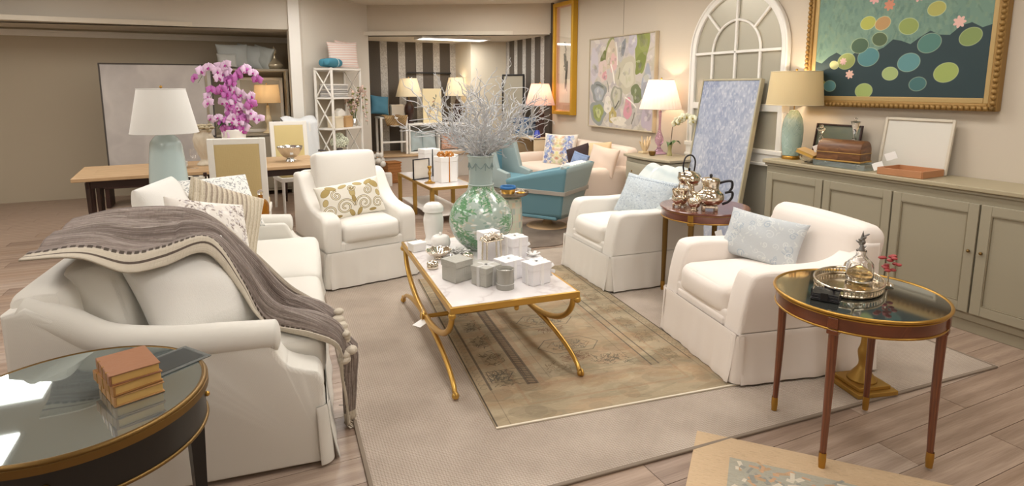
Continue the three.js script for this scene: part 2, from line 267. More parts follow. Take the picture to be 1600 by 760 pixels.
// ---------------------------------------------------------------- rugs
{
  // sisal: basket weave in the material
  const sis = dataTex(512, 512, (u, v, i, j) => { const a = (i >> 3) + (j >> 3) & 1, fx = (i % 8) / 8, fy = (j % 8) / 8, k = a ? Math.sin(PI * fx) : Math.sin(PI * fy); const n = fbm(u, v); return mix([146, 131, 118], [202, 188, 173], Math.min(1, 0.55 * k + 0.6 * n)); }, true, [1 / 0.8, 1 / 0.8]);
  const sisB = dataTex(512, 512, (u, v, i, j) => { const a = (i >> 3) + (j >> 3) & 1, fx = (i % 8) / 8, fy = (j % 8) / 8; return [255 * (a ? Math.sin(PI * fx) : Math.sin(PI * fy)) * 0.8 + 40 * rnd()]; }, false, [1 / 0.8, 1 / 0.8]);
  const r = thing('sisal_rug', 'large natural woven sisal rug under the whole seating group', 'rug', [2.25, 0, -3.45], -3.6);
  part('weave', uvm(rb(3.5, 0.01, 3.24, 0, 0.005, 0, 0.004)), S(0xffffff, 0.95, { map: sis, bumpMap: sisB, bumpScale: 0.004 }), r);
  part('binding', [rb(3.52, 0.012, 0.02, 0, 0.006, 1.62, 0.005), rb(3.52, 0.012, 0.02, 0, 0.006, -1.62, 0.005), rb(0.02, 0.012, 3.26, 1.75, 0.006, 0, 0.005), rb(0.02, 0.012, 3.26, -1.75, 0.006, 0, 0.005)], S(0x87796a, 0.9), r);
  // faded oriental rug; u runs across, v towards the far end
  const W = 1.37, L = 2.3;
  const tex = canvasTex(1024, 1720, (x, w, h) => {
    const sx = w / W, sy = h / L; x.fillStyle = '#a49479'; x.fillRect(0, 0, w, h);
    const blot = (n, cols, r0, r1, x0, y0, x1, y1) => { for (let i = 0; i < n; i++) { x.fillStyle = cols[(rnd() * cols.length) | 0]; x.beginPath(); x.ellipse(rr(x0, x1), rr(y0, y1), rr(r0, r1), rr(r0, r1) * 0.4, rr(-0.3, 0.3), 0, 7); x.fill(); } };
    blot(420, ['rgba(192,176,144,0.2)', 'rgba(146,116,82,0.22)', 'rgba(122,118,94,0.22)', 'rgba(182,150,114,0.2)', 'rgba(106,96,76,0.2)'], 20, 150, 0, 0, w, h);
    const line = (pts, c, lw) => { x.strokeStyle = c; x.lineWidth = lw; x.beginPath(); pts.forEach((p, i) => i ? x.lineTo(p[0], p[1]) : x.moveTo(p[0], p[1])); x.stroke(); };
    const scrib = (cx, cy, rw, rh, n, c) => { x.strokeStyle = c; x.lineWidth = 3; for (let i = 0; i < n; i++) { x.beginPath(); const a = cx + rr(-rw, rw), b = cy + rr(-rh, rh); x.moveTo(a, b); x.lineTo(a + rr(-24, 24), b + rr(-24, 24)); x.lineTo(a + rr(-24, 24), b + rr(-24, 24)); x.stroke(); } };
    const G = 'rgba(70,62,54,0.62)', g2 = 'rgba(92,82,68,0.38)', br = 'rgba(150,112,84,0.26)';
    // side guard lines: dark and crisp away from the near end, worn out near it (near end is at the bottom of the canvas)
    const yN = h - 0.34 * sy;
    for (const m of [0, 1]) {
      const X = v => m ? w - v * sx : v * sx;
      line([[X(0.008), 0], [X(0.008), h]], 'rgba(60,52,44,0.8)', 6);
      line([[X(0.075), 0], [X(0.075), yN]], G, m ? 6 : 10); line([[X(0.075), yN], [X(0.075), h]], g2, 3);
      for (let y = 10; y < yN; y += 34) { x.strokeStyle = g2; x.lineWidth = 3; x.beginPath(); x.arc(X(0.042), y, 12, 0.3, 4.6); x.stroke(); }
      line([[X(0.285), 0], [X(0.285), yN]], G, m ? 7 : 12); line([[X(0.335), 0], [X(0.335), yN]], G, m ? 7 : 12);
      if (!m) { x.fillStyle = 'rgba(96,76,58,0.5)'; x.fillRect(X(0.285), 0, 0.05 * sx, yN); for (let y = 0; y < yN; y += 22) line([[X(0.29), y], [X(0.33), y + 12]], 'rgba(40,34,30,0.7)', 4); }
      for (let y = 60; y < yN - 60; y += 190) { scrib(X(0.18), y, 40, 60, 34, m ? g2 : 'rgba(70,58,46,0.55)'); x.fillStyle = 'rgba(110,92,64,0.25)'; x.fillRect(X(0.18) - 46, y - 50, 92, 100); }
      x.strokeStyle = G; x.lineWidth = 4; if (!m) { x.strokeRect(X(0.1), yN - 150, 150, 95); scrib(X(0.17), yN - 102, 55, 34, 44, 'rgba(70,66,60,0.6)'); }
    }
    // inner frames, pale red brown
    x.strokeStyle = br; x.lineWidth = 26; x.strokeRect(0.36 * sx, 0.3 * sy, w - 0.72 * sx, h - 0.62 * sy); x.lineWidth = 12; x.strokeRect(0.22 * sx, 0.14 * sy, w - 0.44 * sx, h - 0.29 * sy);
    x.strokeStyle = g2; x.lineWidth = 3; x.strokeRect(0.42 * sx, 0.36 * sy, w - 0.84 * sx, h - 0.74 * sy);
    const cx = w / 2; for (const cy of [h * 0.25, h * 0.5, h * 0.68]) { line([[cx - 150, cy], [cx - 90, cy - 75], [cx + 90, cy - 75], [cx + 150, cy], [cx + 90, cy + 75], [cx - 90, cy + 75], [cx - 150, cy]], 'rgba(80,76,66,0.7)', 4); line([[cx - 105, cy], [cx - 60, cy - 48], [cx + 60, cy - 48], [cx + 105, cy], [cx + 60, cy + 48], [cx - 60, cy + 48], [cx - 105, cy]], 'rgba(120,96,70,0.6)', 4); scrib(cx, cy, 80, 40, 60, 'rgba(84,82,74,0.5)'); scrib(cx - 10, cy + 120, 60, 24, 40, 'rgba(104,74,56,0.5)'); line([[cx + 60, cy + 90], [cx + 190, cy + 150]], g2, 3); }
    scrib(cx + 120, h * 0.79, 80, 40, 60, 'rgba(84,78,66,0.55)'); scrib(cx - 130, h * 0.79, 50, 40, 30, 'rgba(104,84,60,0.5)');
    for (let i = 0; i < 9000; i++) { x.fillStyle = rnd() < 0.5 ? 'rgba(222,206,172,0.16)' : 'rgba(108,90,64,0.14)'; x.fillRect(rnd() * w, rnd() * h, rr(4, 26), 2); }
  });
  const o = thing('oriental_rug', 'faded tan oriental rug with dark border lines under the gold coffee table', 'rug', [1.862, 0.01, -3.42], -7.3);
  const g = rb(W, 0.008, L, 0, 0.004, 0, 0.003); { const p = g.attributes.position, uv = g.attributes.uv; for (let i = 0; i < p.count; i++) uv.setXY(i, p.getX(i) / W + 0.5, 0.5 - p.getZ(i) / L); }
  part('pile', g, S(0xffffff, 0.95, { map: tex, bumpMap: linenB, bumpScale: 0.001 }), o);
  part('whipped_end', rb(W, 0.009, 0.012, 0, 0.0045, L / 2, 0.003), S(0xe2d8c4, 0.9), o);
  const tex2 = canvasTex(1024, 1024, (x, w, h) => {
    x.fillStyle = '#c9ae8c'; x.fillRect(0, 0, w, h); x.fillStyle = '#a9a596'; x.fillRect(120, 120, w - 240, h - 240); x.fillStyle = '#cdb596'; x.fillRect(250, 250, w - 500, h - 500);
    x.strokeStyle = '#8f9088'; x.lineWidth = 22; x.strokeRect(300, 300, w - 600, h - 600);
    for (let i = 0; i < 260; i++) { const e = i % 4, t = rr(130, w - 130), q = rr(135, 240), X = e === 0 ? q : e === 1 ? w - q : t, Y = e === 2 ? q : e === 3 ? h - q : t; x.fillStyle = ['#c79f7c', '#d4cbb8', '#93938a', '#b99a78'][(rnd() * 4) | 0]; x.save(); x.translate(X, Y); x.rotate(rnd() * 6); x.fillRect(-rr(8, 30), -5, rr(16, 50), rr(8, 18)); x.restore(); }
    x.strokeStyle = '#99907e'; x.lineWidth = 12; for (let k = 0; k < 3; k++) { x.beginPath(); for (let t = 0; t <= 1; t += 0.02) x.lineTo(300 + t * (w - 600), 380 + k * 120 + 30 * Math.sin(t * 20 + k)); x.stroke(); }
    for (let i = 0; i < 7000; i++) { x.fillStyle = rnd() < 0.5 ? 'rgba(226,206,176,0.2)' : 'rgba(118,104,84,0.16)'; x.fillRect(rnd() * w, rnd() * h, 2, rr(4, 22)); }
  });
  const s2 = 1.3, o2 = thing('accent_rug', 'small pale terracotta and grey rug lying askew at lower right', 'rug', [1.825, 0.0, -1.034], 41.6);
  const g2 = sheet((u, v) => [(u - 0.5) * s2, 0.012 + 0.006 * Math.sin(9 * v + 2) * (u < 0.97 ? 1 : 0.5) * Math.max(0, Math.sin(PI * u)), (v - 0.5) * -s2], 30, 30, 0.009);
  part('pile', g2, S(0xffffff, 0.95, { map: tex2, bumpMap: linenB, bumpScale: 0.001 }), o2);
}
// ---------------------------------------------------------------- upholstered seats; local front is +z
// skirt: four flared panels from y1 to the floor with a recessed kick pleat at each corner
function skirt(t, w, d, y1, mat, flare = 0.022, o = {}) {
  const ph = rr(0, 6);
  const panel = (L, flip) => sheet((u, v) => { const y = y1 - v * (y1 - 0.012), x = (u - 0.5) * (L - 0.012 - 0.03 * v) ; return [x, y, flare * v * v + 0.004 * v * Math.sin(u * 17 + ph) + 0.0035 * v * Math.sin(u * 43 + ph * 2) + (Math.abs(u - 0.5) > 0.46 ? 0.006 * v : 0)]; }, 40, 8, 0.006, L, y1);
  const put = (g, a, x, z) => { g.rotateY(a); g.translate(x, 0, z); return g; };
  part('skirt', put(panel(w), 0, 0, d / 2), mat, t); part('skirt', put(panel(w), PI, 0, -d / 2), mat, t);
  if (!o.noSides) { part('skirt', put(panel(d), PI / 2, w / 2, 0), mat, t); part('skirt', put(panel(d), -PI / 2, -w / 2, 0), mat, t); }
  for (const sx of [-1, 1]) for (const sz of [-1, 1]) {
    const g = sheet((u, v) => { const a = (u - 0.5) * 1.6, r = 0.05; return [Math.sin(a) * r, y1 - 0.01 - v * (y1 - 0.026), Math.cos(a) * r - r - 0.006 + 0.012 * v]; }, 8, 6, 0.005, 0.1, y1);
    part('pleat', put(g, Math.atan2(sx, sz), sx * (w / 2 - 0.002), sz * (d / 2 - 0.002)), mat, t);
  }
  if (o.welt !== false) return;
  part('welt', tube([[-w / 2, y1, d / 2 + 0.004], [w / 2, y1, d / 2 + 0.004], [w / 2 + 0.004, y1, d / 2], [w / 2 + 0.004, y1, -d / 2], [w / 2, y1, -d / 2 - 0.004], [-w / 2, y1, -d / 2 - 0.004], [-w / 2 - 0.004, y1, -d / 2], [-w / 2 - 0.004, y1, d / 2]], 0.004, 160, 5, true), mat, t);
}
function armGeo(profile, th, bev = 0.035) { const g = ext(profile, th, bev, 5); g.rotateY(-PI / 2); return uvm(g); }   // profile given as (z, y)
// --- armchair with scooped wings (far left)
function scoopChair(label, pos, rot) {
  const t = thing('armchair', label, 'armchair', pos, rot); const W = 0.78, D = 0.86, m = M.slip;
  part('seat_frame', uvm(rb(W - 0.02, 0.34, D - 0.04, 0, 0.2, 0, 0.02)), m, t);
  const top = smooth([[0.415, 0.47], [0.405, 0.535], [0.35, 0.575], [0.2, 0.59], [0.05, 0.615], [-0.08, 0.675], [-0.17, 0.76], [-0.23, 0.83], [-0.31, 0.86], [-0.4, 0.85]]);
  for (const s of [-1, 1]) { const a = part('arm', armGeo([[0.415, 0.3], ...top, [-0.425, 0.7], [-0.425, 0.3]], 0.15), m, t); a.position.x = s * (W / 2 - 0.07); }
  const b = part('backrest', uvm(cushion(W - 0.1, 0.58, 0.17, 0.05, 0.0, 0.01)), m, t); b.position.set(0, 0.58, -0.33); b.rotation.x = -0.12;
  const bc = part('back_cushion', uvm(cushion(W - 0.24, 0.52, 0.2, 0.045, 0.015, 0.03)), m, t); bc.position.set(0, 0.765, -0.19); bc.rotation.x = -0.2;
  const sc = part('seat_cushion', uvm(cushion(W - 0.29, 0.17, 0.66, 0.055, 0.025, 0.015)), m, t); sc.position.set(0, 0.425, 0.1);
  part('apron', uvm(rb(W - 0.3, 0.08, 0.05, 0, 0.325, D / 2 - 0.04, 0.02)), m, t);
  skirt(t, W + 0.0, D, 0.3, m); return t;
}
scoopChair('white slipcovered armchair with scooped arms and gold scroll pillow, left of coffee table', [0.925, 0.01, -5.17], 9.7);
// --- armchair with level arms (two, right)
function clubChair(label, pos, rot, m, back = 0.83) {
  const t = thing('armchair', label, 'armchair', pos, rot); const W = 0.82, D = 0.9;
  part('seat_frame', uvm(rb(W - 0.02, 0.34, D - 0.04, 0, 0.2, 0, 0.02)), m, t);
  const top = smooth([[0.435, 0.31], [0.42, 0.42], [0.385, 0.56], [0.36, 0.6], [0.31, 0.615], [0.0, 0.61], [-0.16, 0.62], [-0.26, 0.66], [-0.33, 0.74]]);
  for (const s of [-1, 1]) { const a = part('arm', armGeo([[0.44, 0.28], ...top, [-0.42, 0.74], [-0.44, 0.28]], 0.155, 0.024), m, t); a.position.x = s * (W / 2 - 0.0765); }
  const b = part('backrest', uvm(cushion(W - 0.02, back - 0.28, 0.2, 0.08, 0.012, 0.012)), m, t); b.position.set(0, 0.28 + (back - 0.28) / 2, -0.36); b.rotation.x = -0.16;
  const sc = part('seat_cushion', uvm(cushion(W - 0.31, 0.19, 0.7, 0.06, 0.022, 0.02)), m, t); sc.position.set(0, 0.405, 0.085);
  part('apron', uvm(rb(W - 0.3, 0.06, 0.05, 0, 0.3, D / 2 - 0.035, 0.02)), m, t);
  skirt(t, W, D, 0.29, m); return t;
}
clubChair('white slipcovered armchair with pale blue throw over its back, behind the tea table', [3.07, 0.01, -4.075], -94.7, M.slip, 0.86);
clubChair('white slipcovered armchair in the right foreground with a pale blue damask pillow', [2.885, 0.01, -2.5], -102.1, M.slipPink, 0.83);
// --- sofa, seen over its near arm
{
  const t = thing('sofa', 'white slipcovered sofa on the left with a grey throw and many pillows', 'sofa', [-0.112, 0, -3.647], 83.4), W = 2.3, D = 1.08, q = 0.065, m = M.slipSofa;
  part('seat_frame', uvm(rb(W - 0.02, 0.34, D - 0.04, 0, 0.2, 0, 0.02)), m, t);
  const edge = [[0.465, 0.31], [0.465, 0.385], [0.445, 0.425], [0.39, 0.445], [0.33, 0.475], [0.295, 0.53], [0.275, 0.575], [0.25, 0.6], [0.18, 0.605], [-0.1, 0.62], [-0.3, 0.67], [-0.42, 0.76], [-0.53, 0.82]].map(([z, y]) => [z + q, y]), top = smooth(edge);
  for (const s of [-1, 1]) {
    const a = part('arm', armGeo([[0.488 + q, 0.015], [0.47 + q, 0.285], ...top, [-0.54, 0.8], [-0.54, 0.015]], 0.17, 0.022), m, t); a.position.x = s * (W / 2 - 0.085);
    const r = part('arm_roll', taper([[0, 0.585, 0.285 + q], [0, 0.592, 0.2], [0, 0.605, -0.04], [0, 0.65, -0.25], [0, 0.735, -0.38], [0, 0.79, -0.5]], [0.066, 0.07, 0.07, 0.068, 0.06], 40, 20), m, t); r.position.x = s * (W / 2 - 0.062);
    part('arm_roll_end', new THREE.SphereGeometry(0.066, 20, 12).scale(1, 1, 0.35), m, r).position.set(0, 0.585, 0.285 + q);
    part('piping', tube([[s * (W / 2 - 0.001), 0.56, 0.28 + q], ...edge.slice(0, 7).reverse().map(([z, y]) => [s * (W / 2 - 0.012), y - 0.012, z - 0.012]), [s * (W / 2 - 0.004), 0.04, 0.482 + q]], 0.004, 60, 6), m, t);
  }
  const b = part('backrest', uvm(cushion(W - 0.1, 0.6, 0.2, 0.08, 0.012, 0.0)), m, t); b.position.set(0, 0.57, -0.43); b.rotation.x = -0.1;
  for (const s of [-1, 1]) {
    const sc = part('seat_cushion', uvm(cushion(0.97, 0.2, 0.86, 0.05, 0.022, 0.012)), m, t); sc.position.set(s * 0.488, 0.405, 0.115);
    const bc = part('back_cushion', uvm(cushion(0.95, 0.46, 0.2, 0.075, 0.02, 0.03)), m, t); bc.position.set(s * 0.482, 0.69, -0.3); bc.rotation.x = -0.2;
  }
  part('apron', uvm(rb(W - 0.32, 0.07, 0.05, 0, 0.31, D / 2 - 0.03, 0.02)), m, t);
  skirt(t, W, D, 0.285, m, 0.03, { noSides: true });
}
// --- cream sofa along the right wall, far behind
{
  const m = S(0xe6d5c6, 0.92, { bumpMap: weaveB, bumpScale: 0.0008 }), t = thing('sofa', 'pale blush sofa against the right wall beneath the abstract painting', 'sofa', [4.17, 0, -7.0], -90), W = 2.15, D = 0.9;
  part('seat_frame', uvm(rb(W - 0.02, 0.28, D - 0.04, 0, 0.22, 0, 0.03)), m, t);
  for (const s of [-1, 1]) { const a = part('arm', uvm(cushion(0.2, 0.5, D - 0.04, 0.06, 0.01, 0.0)), m, t); a.position.set(s * (W / 2 - 0.1), 0.37, 0); }
  const b = part('backrest', uvm(cushion(W - 0.1, 0.55, 0.22, 0.08, 0.01, 0)), m, t); b.position.set(0, 0.58, -0.32);
  for (const s of [-1, 1]) { part('seat_cushion', uvm(cushion(0.86, 0.17, 0.62, 0.05, 0.02, 0.01)), m, t).position.set(s * 0.435, 0.42, 0.1); }
  for (const sx of [-1, 1]) for (const sz of [-1, 1]) part('leg', cyl(0.025, 0.018, 0.09, sx * (W / 2 - 0.1), 0.045, sz * (D / 2 - 0.1)), M.darkWood, t);
}
// --- blue velvet tub chair: tapered shell with a silvery band, on a pedestal
{
  const t = thing('lounge_chair', 'blue velvet tub chair with pale side and silver band, seen from behind', 'chair', [3.27, 0, -5.95], 0);
  // shell as a frustum of four walls; corners given by plan rectangle at several heights (back right corner nearest the viewer)
  const plan = (y) => { const k = (y - 0.15) / 0.6; return { L: 0.58 + 0.26 * k, Wd: 0.46 + 0.26 * k }; };
  const rotS = -14 * D2R, sh = new THREE.Group(); sh.name = 'shell'; // local: back +z, sides +-x
  const wall = (ax, sgn, y0, topf, th, name, mat, par) => {
    const g = sheet((u, v) => { const uu = u * 2 - 1; const yTop = topf(uu), y = y0 + v * (yTop - y0), p = plan(y), hw = p.Wd / 2, hl = p.L / 2; return ax === 'x' ? [sgn * hw, y, -uu * hl * sgn] : [uu * hw * sgn, y, sgn * hl]; }, 18, 10, th);
    return part(name, g, mat, par);
  };
  const g = t; g.rotation.y = 0;
  const sideTop = uu => 0.72 - 0.0 * uu;
  const arms = s => uu => { const toBack = s < 0 ? uu : -uu; return 0.645 + 0.095 * toBack; };
  wall('x', -1, 0.15, arms(-1), 0.07, 'side_panel', M.velvet, t); wall('x', 1, 0.15, arms(1), 0.07, 'side_panel', M.velvet, t);
  wall('z', 1, 0.15, () => 0.74, 0.07, 'back_panel', M.velvetPale, t);
  part('front_rail', uvm(rb(0.52, 0.26, 0.05, 0, 0.3, -0.32, 0.02)), M.velvet, t);
  part('base', uvm(rb(0.48, 0.04, 0.48, 0, 0.15, 0, 0.015)), M.velvet, t);
  part('seat_cushion', uvm(cushion(0.5, 0.16, 0.58, 0.05, 0.02, 0.01)), M.velvetPale, t).position.set(0, 0.47, -0.02);
  const band = []; { const p = plan(0.45), q = 0.012, hw = p.Wd / 2 + q, hl = p.L / 2 + q; band.push(rb(0.016, 0.045, 2 * hl, -hw, 0.45, 0, 0.004), rb(0.016, 0.045, 2 * hl, hw, 0.45, 0, 0.004), rb(2 * hw, 0.045, 0.016, 0, 0.45, hl, 0.004)); }
  part('band', band, S(0xa9a49c, 0.45, { metalness: 0.3 }), t);
  part('pedestal', [lathe([[0.0, 0.13], [0.06, 0.13], [0.05, 0.07], [0.09, 0.035], [0.22, 0.02], [0.23, 0.0], [0.0, 0.0]])], M.lightWood, t);
  part('fleece', uvm(sheet((u, v) => { const a = (u - 0.5); return [-0.18 + u * 0.42, 0.735 + 0.03 * Math.sin(PI * v) + 0.008 * Math.sin(u * 40) * Math.cos(v * 23), 0.4 - v * 0.16]; }, 30, 12, 0.03)), S(0xf2efe9, 0.95, { bumpMap: coarseN, bumpScale: 0.01 }), t);
  t.rotation.y = 33 * D2R;
}
// --- second blue seat further back, mostly hidden by the vase
{
  const t = thing('wing_chair', 'tall blue wing chair just right of the vase neck', 'chair', [3.12, 0, -6.85], 20);
  const prof = [[-0.3, 0.36], ...smooth([[-0.3, 0.7], [-0.26, 0.86], [-0.12, 0.93], [0.02, 0.9]]), [0.12, 0.6], [0.3, 0.56], [0.32, 0.36]];
  for (const s of [-1, 1]) { const a = part('wing', armGeo(prof, 0.07, 0.02), M.velvetPale, t); a.position.x = s * 0.2; }
  part('backrest', uvm(cushion(0.4, 0.56, 0.1, 0.04, 0, 0.01)), M.velvet, t).position.set(0, 0.66, -0.25);
  part('seat', uvm(cushion(0.4, 0.16, 0.55, 0.04, 0.015, 0.01)), M.velvet, t).position.set(0, 0.42, 0.03);
  part('seat_rail', rb(0.44, 0.08, 0.6, 0, 0.32, 0, 0.015), S(0x8f8a83, 0.6), t);
  for (const sx of [-1, 1]) for (const sz of [-1, 1]) part('leg', taper([[sx * 0.19, 0.3, sz * 0.26], [sx * 0.2, 0, sz * 0.28]], [0.022, 0.013], 4, 8), M.darkWood, t);
}
// ---------------------------------------------------------------- pillows and throws
function pillowThing(label, w, h, t, mat, pos, [rx, ry, rz], pinch = 0.07) { const o = thing('pillow', label, 'pillow', pos); const p = part('cover', pillow(w, h, t, pinch), mat, o); p.rotation.set(rx, ry, rz, 'YXZ'); return o; }
const pillowTex = {
  scroll: canvasTex(1024, 640, (x, w, h) => {
    x.fillStyle = '#ebe6da'; x.fillRect(0, 0, w, h); x.lineCap = 'round';
    const st = (c, l) => { x.strokeStyle = c; x.lineWidth = l; };
    const spiral = (cx, cy, R, dir, turns, a0) => { for (const [c, l] of [['#6f5f3c', 30], ['#e9dfc4', 14]]) { st(c, l); x.beginPath(); for (let k = 0; k <= 80; k++) { const q = k / 80, r = R * (1 - 0.82 * q), a = a0 + dir * q * turns * 6.283; const X = cx + r * Math.cos(a), Y = cy + r * Math.sin(a); k ? x.lineTo(X, Y) : x.moveTo(X, Y); } x.stroke(); } };
    const leaf = (cx, cy, rx, ry, a, c) => { x.save(); x.translate(cx, cy); x.rotate(a); x.fillStyle = c; x.beginPath(); x.ellipse(0, 0, rx, ry, 0, 0, 7); x.fill(); st('#8a7748', 5); x.stroke(); x.restore(); };
    for (const s of [-1, 1]) { const X = v => 512 + s * v;
      leaf(X(395), 130, 95, 52, s * 0.7, '#b39c63'); leaf(X(440), 300, 60, 40, s * 1.2, '#c4b07c'); leaf(X(300), 70, 80, 34, s * -0.4, '#b9a36c'); leaf(X(120), 70, 70, 30, s * 0.3, '#c1ad78');
      spiral(X(150), 430, 140, s, 1.7, s > 0 ? PI : 0); spiral(X(390), 470, 105, -s, 1.5, s > 0 ? 0 : PI); spiral(X(250), 215, 85, s, 1.4, -1.5); leaf(X(60), 560, 34, 70, s * 0.4, '#b39c63'); leaf(X(280), 575, 60, 24, 0, '#a89059'); }
    leaf(512, 200, 44, 90, 0, '#c1ad78'); leaf(512, 320, 30, 60, 0, '#a89059'); spiral(512, 120, 60, 1, 1.2, 0);
  }),
  damask: canvasTex(768, 512, (x, w, h) => {
    x.fillStyle = '#c5cacd'; x.fillRect(0, 0, w, h); x.lineCap = 'round';
    for (let k = 0; k < 46; k++) { const cx = rnd() * w, cy = rnd() * h, R = rr(20, 62), d = rnd() < 0.5 ? 1 : -1, a0 = rnd() * 6; x.strokeStyle = rnd() < 0.75 ? 'rgba(216,219,219,0.9)' : 'rgba(166,180,192,0.8)'; x.lineWidth = rr(4, 11); x.beginPath(); for (let q = 0; q <= 1; q += 0.03) { const r = R * (1 - 0.8 * q), a = a0 + d * q * 8; x.lineTo(cx + r * Math.cos(a), cy + r * Math.sin(a)); } x.stroke(); }
    for (let k = 0; k < 60; k++) { x.fillStyle = 'rgba(214,217,216,0.85)'; x.save(); x.translate(rnd() * w, rnd() * h); x.rotate(rnd() * 6); x.beginPath(); x.ellipse(0, 0, rr(10, 26), rr(4, 9), 0, 0, 7); x.fill(); x.restore(); }
  }),
  batik: canvasTex(512, 512, (x, w, h) => { x.fillStyle = '#bfc8ce'; x.fillRect(0, 0, w, h); for (let k = 0; k < 900; k++) { x.fillStyle = rnd() < 0.6 ? 'rgba(208,216,221,0.6)' : 'rgba(150,166,182,0.5)'; x.beginPath(); x.ellipse(rnd() * w, rnd() * h, rr(2, 14), rr(2, 8), rnd() * 6, 0, 7); x.fill(); } x.strokeStyle = 'rgba(110,122,138,0.8)'; x.lineWidth = 5; for (let k = 0; k < 26; k++) { x.beginPath(); const a = k * 20; x.moveTo(a, 60); x.quadraticCurveTo(a + 8, 30, a + 18, 66); x.stroke(); } }),
  stripe: canvasTex(512, 512, (x, w, h) => { x.fillStyle = '#c3b8a4'; x.fillRect(0, 0, w, h); for (let k = 0; k < 15; k++) { const X = k * 34 + 6, dark = k > 1 && k < 11; x.fillStyle = dark ? '#98897a' : '#b3a68f'; x.fillRect(X, 0, dark ? 13 : 8, h); x.fillStyle = 'rgba(221,211,194,0.6)'; x.fillRect(X + 16, 0, 5, h); } for (let i = 0; i < 5000; i++) { x.fillStyle = rnd() < 0.5 ? 'rgba(236,228,212,0.25)' : 'rgba(110,98,82,0.2)'; x.fillRect(rnd() * w, rnd() * h, 2, rr(3, 14)); } }),
  floral: canvasTex(512, 512, (x, w, h) => { x.fillStyle = '#e4ded7'; x.fillRect(0, 0, w, h); for (let k = 0; k < 60; k++) { const cx = rnd() * w, cy = rnd() * h; for (let p = 0; p < 9; p++) { x.fillStyle = ['rgba(116,98,88,0.5)', 'rgba(150,136,132,0.45)', 'rgba(92,76,66,0.5)', 'rgba(176,168,176,0.5)'][(rnd() * 4) | 0]; x.save(); x.translate(cx + rr(-26, 26), cy + rr(-26, 26)); x.rotate(rnd() * 6); x.beginPath(); x.ellipse(0, 0, rr(5, 20), rr(2, 7), 0, 0, 7); x.fill(); x.restore(); } } for (let k = 0; k < 50; k++) { x.fillStyle = 'rgba(240,236,231,0.7)'; x.beginPath(); x.ellipse(rnd() * w, rnd() * h, rr(10, 30), rr(8, 20), rnd() * 6, 0, 7); x.fill(); } }),
  toile: canvasTex(512, 512, (x, w, h) => { x.fillStyle = '#e6e5e1'; x.fillRect(0, 0, w, h); for (let k = 0; k < 420; k++) { x.strokeStyle = rnd() < 0.6 ? 'rgba(96,102,106,0.7)' : 'rgba(150,158,160,0.7)'; x.lineWidth = rr(2, 6); x.beginPath(); const a = rnd() * w, b = rnd() * h; x.moveTo(a, b); x.quadraticCurveTo(a + rr(-30, 30), b + rr(-30, 30), a + rr(-30, 30), b + rr(-30, 30)); x.stroke(); } }),
  butterfly: canvasTex(512, 512, (x, w, h) => { x.fillStyle = '#eadfd0'; x.fillRect(0, 0, w, h); const cols = ['rgba(106,124,190,0.7)', 'rgba(150,168,214,0.65)', 'rgba(92,104,160,0.6)', 'rgba(176,190,206,0.6)', 'rgba(196,206,160,0.55)', 'rgba(226,218,150,0.5)', 'rgba(206,150,120,0.35)']; for (let k = 0; k < 130; k++) { const c = k < 90 ? (rnd() * 4) | 0 : 4 + ((rnd() * 3) | 0), d = c < 4 ? rr(70, 210) : rr(0, 90), y = rr(30, 480), rx = rr(8, 34), ry = rr(8, 30), a = rr(-1, 1); for (const s of [-1, 1]) { x.fillStyle = cols[c]; x.beginPath(); x.ellipse(256 + s * d, y, rx, ry, s * a, 0, 7); x.fill(); } } }),
  ticking: canvasTex(512, 512, (x, w, h) => { x.fillStyle = '#e6dcd4'; x.fillRect(0, 0, w, h); for (let y = 12; y < h; y += 46) { x.fillStyle = '#cf9f92'; x.fillRect(0, y, w, 11); x.fillStyle = '#b9aaa8'; x.fillRect(0, y + 24, w, 5); } }),
};
const fab = (map, o = {}) => S(0xffffff, 0.92, { map, bumpMap: linenB, bumpScale: 0.0008, ...o });
pillowThing('white lumbar pillow with gold scroll embroidery on the left armchair', 0.57, 0.31, 0.14, fab(pillowTex.scroll), [0.875, 0.665, -5.02], [-0.3, 0.22, 0.1]);
pillowThing('pale blue grey damask pillow on the right foreground armchair', 0.5, 0.31, 0.15, fab(pillowTex.damask), [2.98, 0.655, -2.62], [-0.42, -1.28, -0.08]);
pillowThing('pale blue batik pillow with small fringe on the armchair behind the tea table', 0.5, 0.36, 0.14, fab(pillowTex.batik), [3.13, 0.68, -3.98], [-0.5, -1.2, -0.1]);
// on the sofa
pillowThing('plain white square pillow beneath the grey throw at the sofa near arm', 0.46, 0.44, 0.2, M.whiteCotton, [-0.185, 0.69, -2.85], [-0.42, 0.62, 0.1], 0.09);
pillowThing('white fluffy pillow with brown floral print in the middle of the sofa', 0.46, 0.46, 0.18, fab(pillowTex.floral, { bumpMap: coarseN, bumpScale: 0.006 }), [-0.14, 0.77, -3.6], [-0.5, 0.7, -0.3]);
pillowThing('beige pillow with taupe stripes leaning on the sofa back', 0.5, 0.52, 0.17, fab(pillowTex.stripe), [-0.08, 0.735, -4.08], [-0.36, 0.6, -0.46]);
pillowThing('plump plain white pillow at the left of the sofa back', 0.52, 0.46, 0.22, M.whiteCotton, [-0.36, 0.83, -3.95], [-0.3, 1.3, 0.0], 0.0);
pillowThing('white pillow with grey toile print at the far sofa corner', 0.48, 0.44, 0.16, fab(pillowTex.toile), [-0.1, 0.81, -4.45], [-0.72, 0.35, 0.0]);
